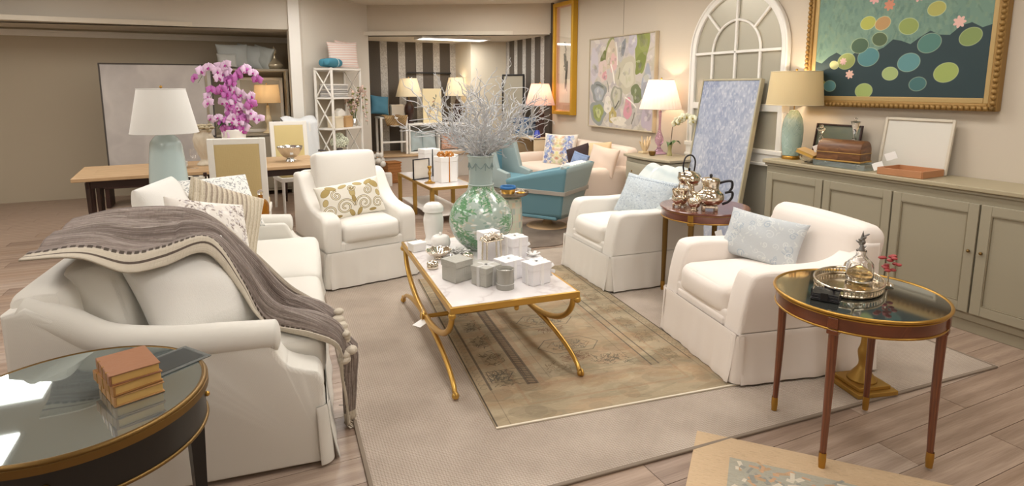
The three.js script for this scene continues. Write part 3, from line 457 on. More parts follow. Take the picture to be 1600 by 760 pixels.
// on the blush sofa
pillowThing('cream pillow with mirrored blue and yellow watercolour print on the blush sofa', 0.52, 0.46, 0.15, fab(pillowTex.butterfly), [4.2, 0.72, -7.3], [-0.25, -1.0, 0]);
pillowThing('dark brown round-cornered pillow on the blush sofa', 0.34, 0.3, 0.12, S(0x3b2a2b, 0.85), [4.16, 0.68, -6.72], [-0.25, -1.1, 0.35], 0.03);
pillowThing('small blue patterned pillow beside the dark brown one', 0.26, 0.24, 0.1, fab(pillowTex.batik, { color: 0xb9c9ee }), [4.06, 0.64, -6.55], [-0.3, -1.2, -0.2]);
pillowThing('gold and cream ruched pillow on the blush sofa', 0.36, 0.32, 0.13, S(0xe0c59b, 0.9, { bumpMap: coarseN, bumpScale: 0.01 }), [4.27, 0.74, -6.4], [-0.2, -1.3, 0.1], 0.04);
pillowThing('plain blush pillow at the near end of the blush sofa', 0.42, 0.36, 0.14, S(0xe3cdbb, 0.92), [4.12, 0.7, -6.1], [-0.25, -1.25, -0.12]);
// --- grey throw across the sofa
{
  const A = curveY([[-0.72, 0.95, -3.5], [-0.5, 0.985, -3.42], [-0.16, 0.95, -3.36], [0.06, 0.74, -3.28], [0.22, 0.58, -3.14], [0.37, 0.535, -2.86], [0.42, 0.44, -2.76], [0.435, 0.25, -2.8], [0.45, 0.02, -2.86]]);
  const B = curveY([[-0.72, 0.97, -2.62], [-0.54, 0.965, -2.62], [-0.4, 0.9, -2.64], [-0.28, 0.9, -2.72], [-0.13, 0.915, -2.84], [-0.01, 0.72, -2.86], [0.05, 0.6, -2.8], [0.1, 0.56, -2.74], [0.27, 0.535, -2.6], [0.37, 0.47, -2.58], [0.39, 0.25, -2.62], [0.4, 0.02, -2.68]]);
  const f = (s, q) => { const a = A(s), b = B(s); const k = 0.012 + 0.016 * Math.sin(PI * s); const w = k * Math.sin(q * 15 + s * 5) + 0.5 * k * Math.sin(q * 31 - s * 9 + 1) + 0.02 * Math.sin(PI * q) * (s > 0.25 ? 1 : 0.4); const hang = s > 0.8 ? 1 : 0; return [a.x + (b.x - a.x) * q + (hang ? w * 1.2 : 0.25 * w), a.y + (b.y - a.y) * q + (hang ? 0 : w), a.z + (b.z - a.z) * q]; };
  const tex = canvasTex(1024, 512, (x, w, h) => {
    x.fillStyle = '#8a7d76'; x.fillRect(0, 0, w, h);
    for (let i = 0; i < 9000; i++) { x.fillStyle = ['rgba(176,166,158,0.35)', 'rgba(84,74,68,0.4)', 'rgba(120,108,100,0.4)', 'rgba(206,198,190,0.22)'][(rnd() * 4) | 0]; x.fillRect(rnd() * w, rnd() * h, rr(12, 90), rr(1, 3)); }
    for (let k = 0; k < 16; k++) { x.fillStyle = 'rgba(96,86,80,0.35)'; x.fillRect(0, rnd() * h, w, rr(4, 12)); }
    x.fillStyle = '#c9bfae'; x.fillRect(0, h - 52, w, 52); x.fillStyle = '#4a4038'; for (let i = 0; i < w; i += 14) x.fillRect(i, h - 66 + rr(0, 5), 9, 13); x.fillStyle = '#5d5148'; x.fillRect(0, h - 30, w, 6);
    x.fillStyle = '#c9bfae'; x.fillRect(w - 30, 0, 30, h); x.fillStyle = '#b9ae9e'; x.fillRect(0, 0, w, 12);
  });
  const t = thing('throw_blanket', 'grey brown woven throw with beige trim draped across the sofa to the floor', 'throw');
  tex.flipY = false;
  part('cloth', sheet(f, 110, 44, 0.008), S(0xffffff, 0.95, { map: tex, bumpMap: linenB, bumpScale: 0.003 }), t);
  const puffs = []; for (let k = 0; k < 13; k++) { const p = f(0.735 + 0.02 * rnd() + 0.006 * k, 0.25 + 0.05 * k + 0.04 * rnd()); puffs.push(new THREE.IcosahedronGeometry(rr(0.02, 0.034), 2).scale(1, 0.7, 1).translate(p[0] + 0.005, p[1] + 0.018, p[2])); }
  part('trim_tuft', puffs, S(0xcfc5b4, 0.95, { bumpMap: coarseN, bumpScale: 0.008 }), t);
  const fr = []; for (let k = 0; k <= 60; k++) { const p = f(0.999, k / 60); fr.push(taper([p, [p[0] + rr(0, 0.012), Math.max(0.004, p[1] - 0.012), p[2] + rr(-0.01, 0.01)], [p[0] + rr(0.012, 0.035), 0.004, p[2] + rr(-0.015, 0.015)]], [0.003, 0.0015], 4, 4)); }
  part('fringe', fr, S(0xb9ac9a, 0.95), t);
  const g = thing('price_tag', 'white price tag lying on the floor beside the throw', 'tag', [0.49, 0.002, -2.94], 20); part('card', rb(0.085, 0.002, 0.05, 0, 0.002, 0, 0.0008, 1), M.tag, g); part('string', tube([[-0.04, 0.003, 0], [-0.06, 0.004, 0.02], [-0.09, 0.004, 0.0]], 0.0015, 10, 4), M.black, g);
}
// --- pale throw over the back of the armchair behind the tea table
{
  const A = curveY([[3.22, 0.66, -4.36], [3.36, 0.82, -4.36], [3.46, 0.9, -4.34], [3.56, 0.86, -4.33], [3.62, 0.5, -4.32]]), B = curveY([[3.1, 0.6, -3.72], [3.27, 0.78, -3.74], [3.42, 0.905, -3.78], [3.54, 0.87, -3.8], [3.62, 0.5, -3.8]]);
  const tx = dataTex(256, 64, (u, v) => mix([206, 212, 210], [188, 198, 199], Math.pow(0.5 + 0.5 * Math.sin(u * 40), 3)));
  solo('throw_blanket', 'pale blue grey throw draped over the back of the rear right armchair', 'throw', sheet((s, q) => { const a = A(s), b = B(s), w = 0.012 * Math.sin(q * 16 + s * 4) + 0.012 * Math.sin(q * 7 - s * 6); return [a.x + (b.x - a.x) * q - w, a.y + (b.y - a.y) * q + w, a.z + (b.z - a.z) * q]; }, 40, 40, 0.008), S(0xffffff, 0.92, { map: tx }));
}
// ---------------------------------------------------------------- tables and cabinets
{ // gilt curule coffee table with a marble top
  const t = thing('coffee_table', 'gilt metal coffee table with white marble top and crossed curved legs', 'coffee table', [1.375, 0.011, -3.41], -4.9), W = 0.735, L = 1.41, H = 0.48, g = M.gold;
  part('table_top', uvm(rb(W - 0.03, 0.02, L - 0.03, 0, H - 0.011, 0, 0.004)), M.marble, t);
  part('rim', [rb(W, 0.036, 0.022, 0, H - 0.02, L / 2 - 0.011, 0.004), rb(W, 0.036, 0.022, 0, H - 0.02, -L / 2 + 0.011, 0.004), rb(0.022, 0.036, L - 0.02, W / 2 - 0.011, H - 0.02, 0, 0.004), rb(0.022, 0.036, L - 0.02, -W / 2 + 0.011, H - 0.02, 0, 0.004)], g, t);
  for (const s of [-1, 1]) for (const d of [-1, 1]) {
    const pts = []; for (let k = 0; k <= 8; k++) { const a = k / 8 * PI / 2; pts.push([s * (W / 2 - 0.02), 0.435 - 0.265 * Math.sin(a), -d * 0.66 * Math.cos(a)]); }
    for (let k = 1; k <= 8; k++) { const a = k / 8 * PI / 2 * 0.97; pts.push([s * (W / 2 - 0.02 + 0.01 * k / 8), 0.006 + 0.164 * Math.cos(a), d * 0.74 * Math.sin(a)]); }
    const leg = part('leg', taper(pts, [0.016, 0.018, 0.019, 0.018, 0.015, 0.013], 60, 8), g, t);
    part('foot', [sph(0.02, s * (W / 2 - 0.01), 0.021, d * 0.745), new THREE.TorusGeometry(0.014, 0.008, 8, 16).rotateY(PI / 2).translate(s * (W / 2 - 0.01), 0.03, d * 0.757)], g, leg);
    part('corner_ball', [sph(0.021, s * (W / 2 - 0.012), 0.43, d * (L / 2 - 0.012)), cyl(0.012, 0.016, 0.02, s * (W / 2 - 0.012), 0.452, d * (L / 2 - 0.012))], g, t);
  }
  for (const s of [-1, 1]) part('rosette', [sph(0.026, s * (W / 2 - 0.01), 0.17, 0), new THREE.TorusGeometry(0.024, 0.006, 8, 18).rotateY(PI / 2).translate(s * (W / 2 + 0.006), 0.17, 0)], g, t);
  part('stretcher', taper([[-W / 2 + 0.02, 0.17, 0], [0, 0.17, 0], [W / 2 - 0.02, 0.17, 0]], [0.013, 0.02, 0.013], 20, 8), g, t);
  for (const d of [-1, 1]) part('drop_finial', [sph(0.014, 0, 0.425, d * (L / 2 - 0.02)), cyl(0.022, 0.012, 0.018, 0, 0.44, d * (L / 2 - 0.02))], g, t);
}
{ const g = thing('price_tag', 'white price tag hanging from the crossed leg of the coffee table', 'tag', [0.985, 0.2, -3.43], 30); const c = part('card', rb(0.11, 0.003, 0.065, -0.02, -0.03, 0.04, 0.001, 1), M.tag, g); c.rotation.z = 0.15; part('string', tube([[0.02, 0.0, 0], [0.02, 0.05, 0.01], [0.0, 0.0, 0.02], [-0.01, -0.03, 0.03]], 0.0015, 14, 4), M.string, g); }
// round table with fluted apron: shared frame for the two mahogany tables
function roundTable(label, pos, rot, r, H, o) {
  const t = thing('round_table', label, 'table', pos, rot);
  if (o.mirror) { part('table_top', cyl(r - 0.012, r - 0.012, 0.008, 0, H - 0.006, 0, 64), o.mirror, t); part('rim', [tor(r - 0.006, 0.0075, 0, H - 0.004, 0, 8, 80)], M.brass, t); }
  else { const top = part('table_top', uvm(latheH([[0, H], [r - 0.004, H], [r, H - 0.006], [r - 0.003, H - 0.016], [r - 0.012, H - 0.02], [0, H - 0.02]], 72), 1.2), o.wood, t); }
  part('apron', uvm(latheH([[r - 0.035, H - 0.012], [r - 0.012, H - 0.014], [r - 0.014, H - o.apron], [r - 0.04, H - o.apron], [r - 0.035, H - 0.012]], 72)), o.wood, t);
  part('band', [tor(r - 0.0135, 0.005, 0, H - o.apron, 0, 6, 80), tor(r - 0.011, 0.004, 0, H - 0.018, 0, 6, 80)], M.brass, t);
  for (let k = 0; k < 4; k++) {
    const a = k * PI / 2, c = Math.cos(a) * (r - 0.03), s = Math.sin(a) * (r - 0.03);
    const q = o.splay ?? 0.01, leg = part('leg', taper([[c, H - 0.015, s], [c * 1.0, H * 0.5, s * 1.0], [c * (1 + q), 0.0, s * (1 + q)]], o.legR, 12, 10), o.legMat ?? o.wood, t);
    part('foot_cap', taper([[c * (1 + q), 0.07, s * (1 + q)], [c * (1 + q), 0.0, s * (1 + q)]], [o.legR[2] + 0.003, o.legR[2] + 0.0035, o.legR[2] + 0.001], 4, 10), M.brass, leg);
    part('leg_collar', [rb(0.045, 0.02, 0.045, c, H - o.apron - 0.01, s, 0.004), rb(0.04, o.apron - 0.03, 0.012, 0, 0, 0, 0.003).rotateY(PI / 2 - a).translate(Math.cos(a) * (r - 0.012), H - o.apron / 2 - 0.008, Math.sin(a) * (r - 0.012))], o.collar ?? M.brass, leg);
  }
  if (o.stretch) part('stretcher', [tube([[-(r - 0.03), 0.12, 0], [0, 0.15, 0], [r - 0.03, 0.12, 0]], 0.009), tube([[0, 0.12, -(r - 0.03)], [0, 0.15, 0], [0, 0.12, r - 0.03]], 0.009)], M.darkBrass, t);
  return t;
}
const smoky = S(0x8d9088, 0.05, { metalness: 0.9 });
roundTable('round mahogany table with mirrored top and slim tapering legs at right foreground', [2.464, 0.012, -1.627], 20, 0.345, 0.69, { mirror: smoky, wood: M.mahogany, apron: 0.075, legR: [0.02, 0.017, 0.012], splay: 0.02, collar: M.mahogany });
roundTable('round reddish mahogany tea table with brass mounts between the right armchairs', [3.17, 0.011, -3.335], 30, 0.325, 0.71, { wood: M.mahoganyRed, apron: 0.075, legR: [0.022, 0.02, 0.014], legMat: M.darkBrass, stretch: false });
{ // ebonised round table, lower left
  const r = 0.36, H = 0.68, t = thing('round_table', 'black and gold round table with glass top in the lower left corner', 'table', [-0.478, 0, -2.075], 20);
  part('table_top', cyl(r - 0.016, r - 0.016, 0.008, 0, H - 0.004, 0, 72), PH(0xa9b4b2, 0.03, { metalness: 0.75 }), t);
  part('rim', [tor(r - 0.012, 0.009, 0, H - 0.006, 0, 8, 90), latheH([[r - 0.02, H - 0.005], [r, H - 0.008], [r, H - 0.03], [r - 0.02, H - 0.034], [r - 0.02, H - 0.005]], 90)], M.darkBrass, t);
  part('apron', latheH([[r - 0.05, H - 0.02], [r - 0.012, H - 0.03], [r - 0.012, H - 0.14], [r - 0.05, H - 0.14], [r - 0.05, H - 0.02]], 90), M.ebony, t);
  part('band', tor(r - 0.011, 0.006, 0, H - 0.138, 0, 8, 90), M.darkBrass, t);
  for (let k = 0; k < 4; k++) { const a = k * PI / 2, c = Math.cos(a) * (r - 0.04), s = Math.sin(a) * (r - 0.04); const g = new THREE.CylinderGeometry(0.037, 0.019, H - 0.12, 4, 1).rotateY(PI / 4 - a).translate(c, (H - 0.12) / 2, s); const leg = part('leg', toCreasedNormals(g, 0.3), M.ebony, t); part('knob', sph(0.009, Math.cos(a + 0.35) * (r - 0.008), H - 0.075, Math.sin(a + 0.35) * (r - 0.008)), M.brass, t); }
}
{ // rear brass-framed table
  const t = thing('coffee_table', 'rear brass framed table with pale marble top holding white boxes', 'coffee table', [2.31, 0, -7.22], 1), W = 0.56, L = 1.4, H = 0.45;
  part('table_top', uvm(rb(W - 0.03, 0.02, L - 0.03, 0, H - 0.011, 0, 0.003)), M.marble, t);
  part('rim', [rb(W, 0.035, 0.03, 0, H - 0.019, L / 2 - 0.015, 0.003), rb(W, 0.035, 0.03, 0, H - 0.019, -L / 2 + 0.015, 0.003), rb(0.03, 0.035, L, W / 2 - 0.015, H - 0.019, 0, 0.003), rb(0.03, 0.035, L, -W / 2 + 0.015, H - 0.019, 0, 0.003)], M.goldLeaf, t);
  for (const sx of [-1, 1]) for (const sz of [-1, 0, 1]) part('leg', rb(0.045, H - 0.03, 0.045, sx * (W / 2 - 0.024), (H - 0.03) / 2, sz * (L / 2 - 0.024), 0.004), M.goldLeaf, t);
  part('lower_shelf', rb(W - 0.08, 0.018, L - 0.08, 0, 0.1, 0, 0.004), M.whiteGloss, t);
}
{ // mosaic drum pedestal behind the vase with a tray top
  const tx = dataTex(256, 256, (u, v, i, j) => { const c = NZ[3](Math.floor(u * 22) * 1.37 + 0.5, Math.floor(v * 22) * 2.11 + 0.5), e = (u * 22) % 1 < 0.14 || (v * 22) % 1 < 0.14; return e ? [206, 198, 184] : c < 0.35 ? [150, 172, 156] : c < 0.6 ? [196, 204, 186] : c < 0.8 ? [214, 198, 172] : [170, 184, 178]; });
  const t = thing('pedestal_table', 'mosaic drum pedestal with a round silver tray top behind the vase', 'side table', [2.4, 0.004, -5.12]);
  part('drum', lathe([[0, 0.55], [0.09, 0.55], [0.11, 0.5], [0.12, 0.3], [0.12, 0.1], [0.13, 0.02], [0.13, 0.0], [0, 0]], 40), S(0xffffff, 0.3, { map: tx }), t);
  part('table_top', lathe([[0, 0.565], [0.12, 0.568], [0.165, 0.58], [0.178, 0.6], [0.182, 0.6], [0.17, 0.572], [0.1, 0.552], [0, 0.55]], 48), S(0x9c9488, 0.22, { metalness: 0.9 }), t);
}
{ // gilded pedestal at the right edge
  const t = thing('pedestal_stand', 'gilded pedestal stand with square stepped foot behind the mirrored table', 'stand', [2.97, 0.01, -1.9], -14);
  part('foot', [rb(0.24, 0.025, 0.24, 0, 0.0125, 0, 0.004), rb(0.19, 0.02, 0.19, 0, 0.035, 0, 0.004)], M.goldLeaf, t);
  part('column', lathe([[0, 0.045], [0.07, 0.045], [0.05, 0.08], [0.022, 0.13], [0.03, 0.2], [0.018, 0.26], [0.018, 0.45], [0.03, 0.48], [0, 0.48]], 24), M.goldLeaf, t);
  part('table_top', [cyl(0.13, 0.12, 0.018, 0, 0.489, 0, 40)], M.goldLeaf, t);
}
{ // grey-green sideboard on the right wall
  const paint = S(0x9f9782, 0.5), x0 = 4.29, dp = 0.4, z0 = -3.79, L = 2.3, H = 0.97, t = thing('sideboard', 'long grey green panelled sideboard against the right wall', 'sideboard', [x0 + dp / 2, 0, z0 + L / 2], 0);
  part('body', uvm(rb(dp - 0.01, H - 0.12, L - 0.02, 0.005, 0.08 + (H - 0.12) / 2, 0, 0.006)), paint, t);
  part('counter_top', uvm(rb(dp + 0.035, 0.032, L + 0.03, -0.01, H - 0.016, 0, 0.008)), S(0xab9f83, 0.45), t);
  part('cornice', uvm(rb(dp + 0.01, 0.022, L + 0.005, -0.002, H - 0.043, 0, 0.006)), paint, t);
  part('plinth', uvm(rb(dp - 0.03, 0.09, L - 0.04, 0.01, 0.045, 0, 0.004)), paint, t);
  const n = 4, dw = (L - 0.06) / n;
  for (let k = 0; k < n; k++) {
    const zc = -L / 2 + 0.03 + dw * (k + 0.5), w = dw - 0.012, h = 0.72, yc = 0.5, fx = -dp / 2 - 0.004, d = part('door', [rb(0.022, h, 0.06, fx, yc, zc - w / 2 + 0.03, 0.003), rb(0.022, h, 0.06, fx, yc, zc + w / 2 - 0.03, 0.003), rb(0.022, 0.06, w - 0.12, fx, yc + h / 2 - 0.03, zc, 0.003), rb(0.022, 0.06, w - 0.12, fx, yc - h / 2 + 0.03, zc, 0.003)].map(g => uvm(g)), paint, t);
    part('panel', uvm(bx(0.01, h - 0.12, w - 0.12, fx + 0.004, yc, zc)), paint, d); part('panel_bead', [rb(0.012, 0.008, w - 0.12, fx - 0.004, yc + h / 2 - 0.064, zc, 0.003), rb(0.012, 0.008, w - 0.12, fx - 0.004, yc - h / 2 + 0.064, zc, 0.003), rb(0.012, h - 0.12, 0.008, fx - 0.004, yc, zc - w / 2 + 0.064, 0.003), rb(0.012, h - 0.12, 0.008, fx - 0.004, yc, zc + w / 2 - 0.064, 0.003)], S(0x857b64, 0.5), d);
    part('knob', sph(0.011, fx - 0.02, yc + 0.05, zc + (k % 2 ? -1 : 1) * (w / 2 - 0.03), 10), M.darkBrass, d);
  }
}
{ // bow-fronted grey chest below the abstract painting
  const paint = S(0xaaa38f, 0.55), t = thing('chest', 'small grey painted bow front chest with drawer under the pink glass lamp', 'chest', [4.41, 0, -5.32], -90), W = 0.82, D = 0.5, H = 0.83;
  const bow = (w, d, b) => { const s = new THREE.Shape(); s.moveTo(-w / 2, d / 2); s.quadraticCurveTo(0, d / 2 + b, w / 2, d / 2); s.lineTo(w / 2, -d / 2); s.lineTo(-w / 2, -d / 2); s.closePath(); return s; };
  const slabH = (w, d, b, h, y, bev = 0.004) => uvm(ext(bow(w, d, b), h, bev).rotateX(PI / 2).translate(0, y, 0));
  part('body', slabH(W - 0.05, D - 0.06, 0.1, 0.5, H - 0.29), paint, t); part('chest_top', slabH(W, D, 0.11, 0.03, H - 0.015, 0.008), S(0xa79c84, 0.45), t);
  for (let k = 0; k < 2; k++) { const d = part('drawer', uvm(sheet((u, v) => { const x = (u - 0.5) * (W - 0.13), q = (x / (W - 0.05)) * 2; return [x, H - 0.08 - 0.225 * k - v * 0.2, (D - 0.06) / 2 + 0.05 * (1 - q * q) + 0.012]; }, 16, 3, 0.014)), paint, t); part('knob', [-0.2, 0.2].map(x => sph(0.013, x, H - 0.18 - 0.225 * k, (D - 0.06) / 2 + 0.05 * (1 - (x / (W - 0.05) * 2) ** 2) + 0.022, 10)), M.darkBrass, d); }
  for (const sx of [-1, 1]) for (const sz of [-1, 1]) part('leg', taper([[sx * (W / 2 - 0.06), 0.32, sz * (D / 2 - 0.06)], [sx * (W / 2 - 0.045), 0.18, sz * (D / 2 - 0.05)], [sx * (W / 2 - 0.06), 0.0, sz * (D / 2 - 0.06)]], [0.03, 0.026, 0.016], 8, 8), paint, t);
}
// ---------------------------------------------------------------- things on the coffee table (its top is at y = 0.491)
const CT = 0.4915;
{
  const tex = canvasTex(1024, 1024, (x, w, h) => {
    x.fillStyle = '#aebfb6'; x.fillRect(0, 0, w, h); x.lineCap = 'round';
    for (let i = 0; i < 900; i++) { x.fillStyle = ['rgba(226,230,224,0.7)', 'rgba(150,172,162,0.6)', 'rgba(116,150,136,0.5)', 'rgba(196,206,196,0.7)', 'rgba(200,190,166,0.55)'][(rnd() * 5) | 0]; x.save(); x.translate(rnd() * w, rnd() * h); x.rotate(rnd() * 6); x.beginPath(); x.ellipse(0, 0, rr(6, 28), rr(4, 12), 0, 0, 7); x.fill(); x.restore(); }
    for (let i = 0; i < 64; i++) { let X = rnd() * w, Y = rnd() * h, a = rnd() * 6; x.strokeStyle = 'rgba(90,132,102,0.85)'; x.lineWidth = 6; x.beginPath(); x.moveTo(X, Y); const pts = []; for (let k = 0; k < 14; k++) { a += rr(-0.5, 0.6); X += 18 * Math.cos(a); Y += 18 * Math.sin(a); x.lineTo(X, Y); pts.push([X, Y, a]); } x.stroke(); for (const [p, q, b] of pts) for (const s of [-1, 1]) { x.fillStyle = rnd() < 0.6 ? 'rgba(96,150,104,0.8)' : 'rgba(124,170,134,0.8)'; x.save(); x.translate(p, q); x.rotate(b + s * 0.9); x.beginPath(); x.ellipse(18, 0, 18, 7, 0, 0, 7); x.fill(); x.restore(); } }
    for (let i = 0; i < 420; i++) { x.fillStyle = ['rgba(240,240,236,0.8)', 'rgba(222,228,222,0.75)', 'rgba(206,196,172,0.6)'][i % 3]; x.save(); x.translate(rnd() * w, rnd() * h); x.rotate(rnd() * 6); x.beginPath(); x.ellipse(0, 0, rr(6, 22), rr(3, 9), 0, 0, 7); x.fill(); x.restore(); }
  });
  const t = thing('vase', 'large pale green bottle vase with leafy pattern on the coffee table', 'vase', [1.535, CT, -3.75]);
  part('body', lathe([[0.0, 0.0], [0.1, 0.0], [0.115, 0.01], [0.17, 0.06], [0.212, 0.14], [0.22, 0.21], [0.2, 0.29], [0.15, 0.355], [0.1, 0.4], [0.083, 0.45]], 56), PH(0xffffff, 0.2, { map: tex, clearcoat: 0.6, clearcoatRoughness: 0.08 }), t);
  part('neck', lathe([[0.0835, 0.448], [0.081, 0.5], [0.082, 0.58], [0.087, 0.63], [0.093, 0.645], [0.088, 0.65], [0.078, 0.64], [0.074, 0.58], [0.073, 0.5], [0.07, 0.44], [0.0, 0.42]], 48), PH(0xa5b8b6, 0.22, { clearcoat: 0.6, clearcoatRoughness: 0.1 }), t);
  const swag = []; for (let k = 0; k < 8; k++) { const a = k / 8 * 2 * PI, b = (k + 1) / 8 * 2 * PI, q = (f, y) => [0.0855 * Math.cos(a + (b - a) * f), y, 0.0855 * Math.sin(a + (b - a) * f)]; swag.push(tube([q(0, 0.6), q(0.5, 0.565), q(1, 0.6)], 0.003, 10, 5), tube([q(0, 0.6), q(0, 0.55)], 0.003, 4, 5)); }
  part('relief', swag, PH(0x8ea3a3, 0.25), t);
  part('shoulder_ring', [tor(0.086, 0.005, 0, 0.448, 0), tor(0.09, 0.006, 0, 0.645, 0)], PH(0xb9c9c6, 0.22), t);
}
{ // silvered curly twigs
  const t = thing('branch_arrangement', 'bunch of silver glittered curly twigs standing in the green vase', 'branches', [1.535, CT + 0.44, -3.75]);
  const twig = S(0xc9cacc, 0.45, { metalness: 0.3, bumpMap: coarseN, bumpScale: 0.002 });
  const curl = (p, d, len, amp, n) => { const pts = [p.clone()]; const q = p.clone(), dir = d.clone().normalize(); let ph = rr(0, 6); for (let k = 0; k < n; k++) { ph += rr(0.9, 1.9); dir.add(V(Math.sin(ph) * amp, rr(-0.22, 0.16), Math.cos(ph * 1.3) * amp)).normalize(); q.addScaledVector(dir, len / n); pts.push(q.clone()); } return pts; };
  for (let i = 0; i < 38; i++) {
    const a = i * 2.4 + rr(-0.3, 0.3), sp = i < 26 ? 0.15 + 0.9 * Math.sqrt(rnd()) : rr(0.9, 1.9), geos = [];
    const base = V(0.045 * Math.cos(a) * rnd(), 0, 0.045 * Math.sin(a) * rnd()), lip = V(0.062 * Math.cos(a) * Math.min(1, sp), 0.21, 0.062 * Math.sin(a) * Math.min(1, sp));
    const d = V(Math.cos(a) * sp * 0.85, 1, Math.sin(a) * sp * 0.85), len = rr(0.3, 0.56) * (sp > 0.9 ? 1.1 : 1);
    const st = curl(lip, d, len, 0.42, 10), main = [base, lip, ...st.slice(1)];
    geos.push(taper(main.map(v => v.toArray()), [0.0046, 0.0042, 0.0026], 30, 6));
    for (let k = 1; k < st.length; k++) for (let m = 0; m < 2; m++) if (rnd() < 0.75) { const dd = d.clone().normalize().add(V(rr(-1.2, 1.2), rr(-0.7, 0.7), rr(-1.2, 1.2))); geos.push(taper(curl(st[k], dd, rr(0.08, 0.2), 0.6, 7).map(v => v.toArray()), [0.0032, 0.0018], 14, 5)); }
    part('branch', geos, twig, t);
  }
}
function giftBox(label, w, h, d, mat, pos, rot, o = {}) {
  const t = thing('gift_box', label, 'box', pos, rot);
  part('box', uvm(rb(w, h * 0.7, d, 0, h * 0.35, 0, 0.003)), mat, t); part('lid', uvm(rb(w + 0.008, h * 0.32, d + 0.008, 0, h - h * 0.16, 0, 0.004)), mat, t);
  if (o.ribbon) {
    part('ribbon', [rb(0.022, h + 0.004, d + 0.014, 0, h / 2, 0, 0.002), rb(w + 0.014, h + 0.004, 0.022, 0, h / 2, 0, 0.002)], o.ribbon, t);
    const lo = []; for (let k = 0; k < 6; k++) { const a = k * PI / 3 + 0.3; lo.push(sheet((u, v) => { const q = u * PI, r = 0.045 * Math.sin(q); return [Math.cos(a) * r + (v - 0.5) * 0.02 * -Math.sin(a), h + 0.004 + 0.032 * Math.sin(q * 1.0) * (0.4 + u * 0.6), Math.sin(a) * r + (v - 0.5) * 0.02 * Math.cos(a)]; }, 12, 2, 0.002)); }
    if (o.side) { const b = part('bow', lo, o.ribbon, t); b.rotation.z = -PI / 2; b.position.set(w / 2 - h + 0.004, h * 0.55, 0.01); } else part('bow', lo, o.ribbon, t);
  }
  return t;
}
const paperW = S(0xf0eef0, 0.6, { bumpMap: linenB, bumpScale: 0.0006 }), greyBox = S(0xb4b2a9, 0.75, { bumpMap: linenB, bumpScale: 0.002 }), greyRib = S(0xc7c6c2, 0.5), whiteRib = S(0xf4f2f0, 0.5);
giftBox('grey linen covered square box at the left front of the coffee table', 0.125, 0.125, 0.125, greyBox, [1.14, CT, -3.16], 20);
giftBox('grey box with pale grey bow beside the candle on the coffee table', 0.125, 0.11, 0.115, greyBox, [1.265, CT, -3.02], 25, { ribbon: greyRib, side: true });
giftBox('tall white gift box with ruffled bow at the rear of the coffee table', 0.115, 0.185, 0.115, paperW, [1.57, CT, -3.28], 10, { ribbon: whiteRib, side: true });
giftBox('small white gift box with ribbon just behind the grey candle', 0.13, 0.115, 0.11, paperW, [1.425, CT, -3.06], 15, { ribbon: whiteRib, side: true });
giftBox('white gift box with bow at the right front of the coffee table', 0.13, 0.125, 0.1, paperW, [1.53, CT, -2.91], 12, { ribbon: whiteRib, side: true });
giftBox('low white gift box with bow near the right edge of the coffee table', 0.09, 0.06, 0.09, paperW, [1.66, CT, -3.2], 0, { ribbon: whiteRib });
giftBox('white square box standing behind the silver figural stand', 0.12, 0.2, 0.08, paperW, [1.45, CT, -3.42], 8);
giftBox('flat grey box lying between the grey boxes and the vase', 0.17, 0.045, 0.1, greyBox, [1.3, CT, -3.26], 22);
{ // grey glass candle
  const t = thing('candle', 'grey glass candle jar with white wax at the table front', 'candle', [1.33, CT, -2.9]);
  part('jar', lathe([[0, 0], [0.045, 0], [0.05, 0.006], [0.05, 0.1], [0.049, 0.112], [0.046, 0.112], [0.045, 0.1], [0.044, 0.086], [0, 0.085]], 32), PH(0x9d9b93, 0.15, { clearcoat: 0.6 }), t);
  part('wax', cyl(0.0435, 0.0435, 0.004, 0, 0.089, 0, 28), S(0xf2efe8, 0.6), t); part('wick', cyl(0.0012, 0.0012, 0.012, 0, 0.096, 0, 6), M.black, t); part('label_band', tor(0.0505, 0.002, 0, 0.03, 0, 6, 40), greyRib, t);
}
{ // white lidded jars
  const jar = (label, s, pos) => { const t = thing('ceramic_jar', label, 'jar', pos); part('body', lathe([[0, 0], [0.055, 0], [0.06, 0.01], [0.05, 0.04], [0.058, 0.09], [0.062, 0.15], [0.055, 0.185], [0.045, 0.2], [0, 0.2]].map(p => [p[0] * s, p[1] * s]), 10), M.whiteGloss, t); part('lid', lathe([[0, 0.2], [0.06, 0.2], [0.064, 0.215], [0.06, 0.235], [0.04, 0.255], [0, 0.26]].map(p => [p[0] * s, p[1] * s]), 10), M.whiteGloss, t); return t; };
  jar('tall white faceted ceramic jar at the back left of the coffee table', 1.15, [1.27, CT, -4.0]);
  const j = thing('ceramic_jar', 'squat white ceramic jar before the tall white jar', 'jar', [1.255, CT, -3.8]); part('body', lathe([[0, 0], [0.045, 0], [0.06, 0.02], [0.068, 0.055], [0.06, 0.09], [0.04, 0.105], [0, 0.108]], 12), M.whiteGloss, j); part('knob', sph(0.012, 0, 0.115, 0), M.whiteGloss, j);
}
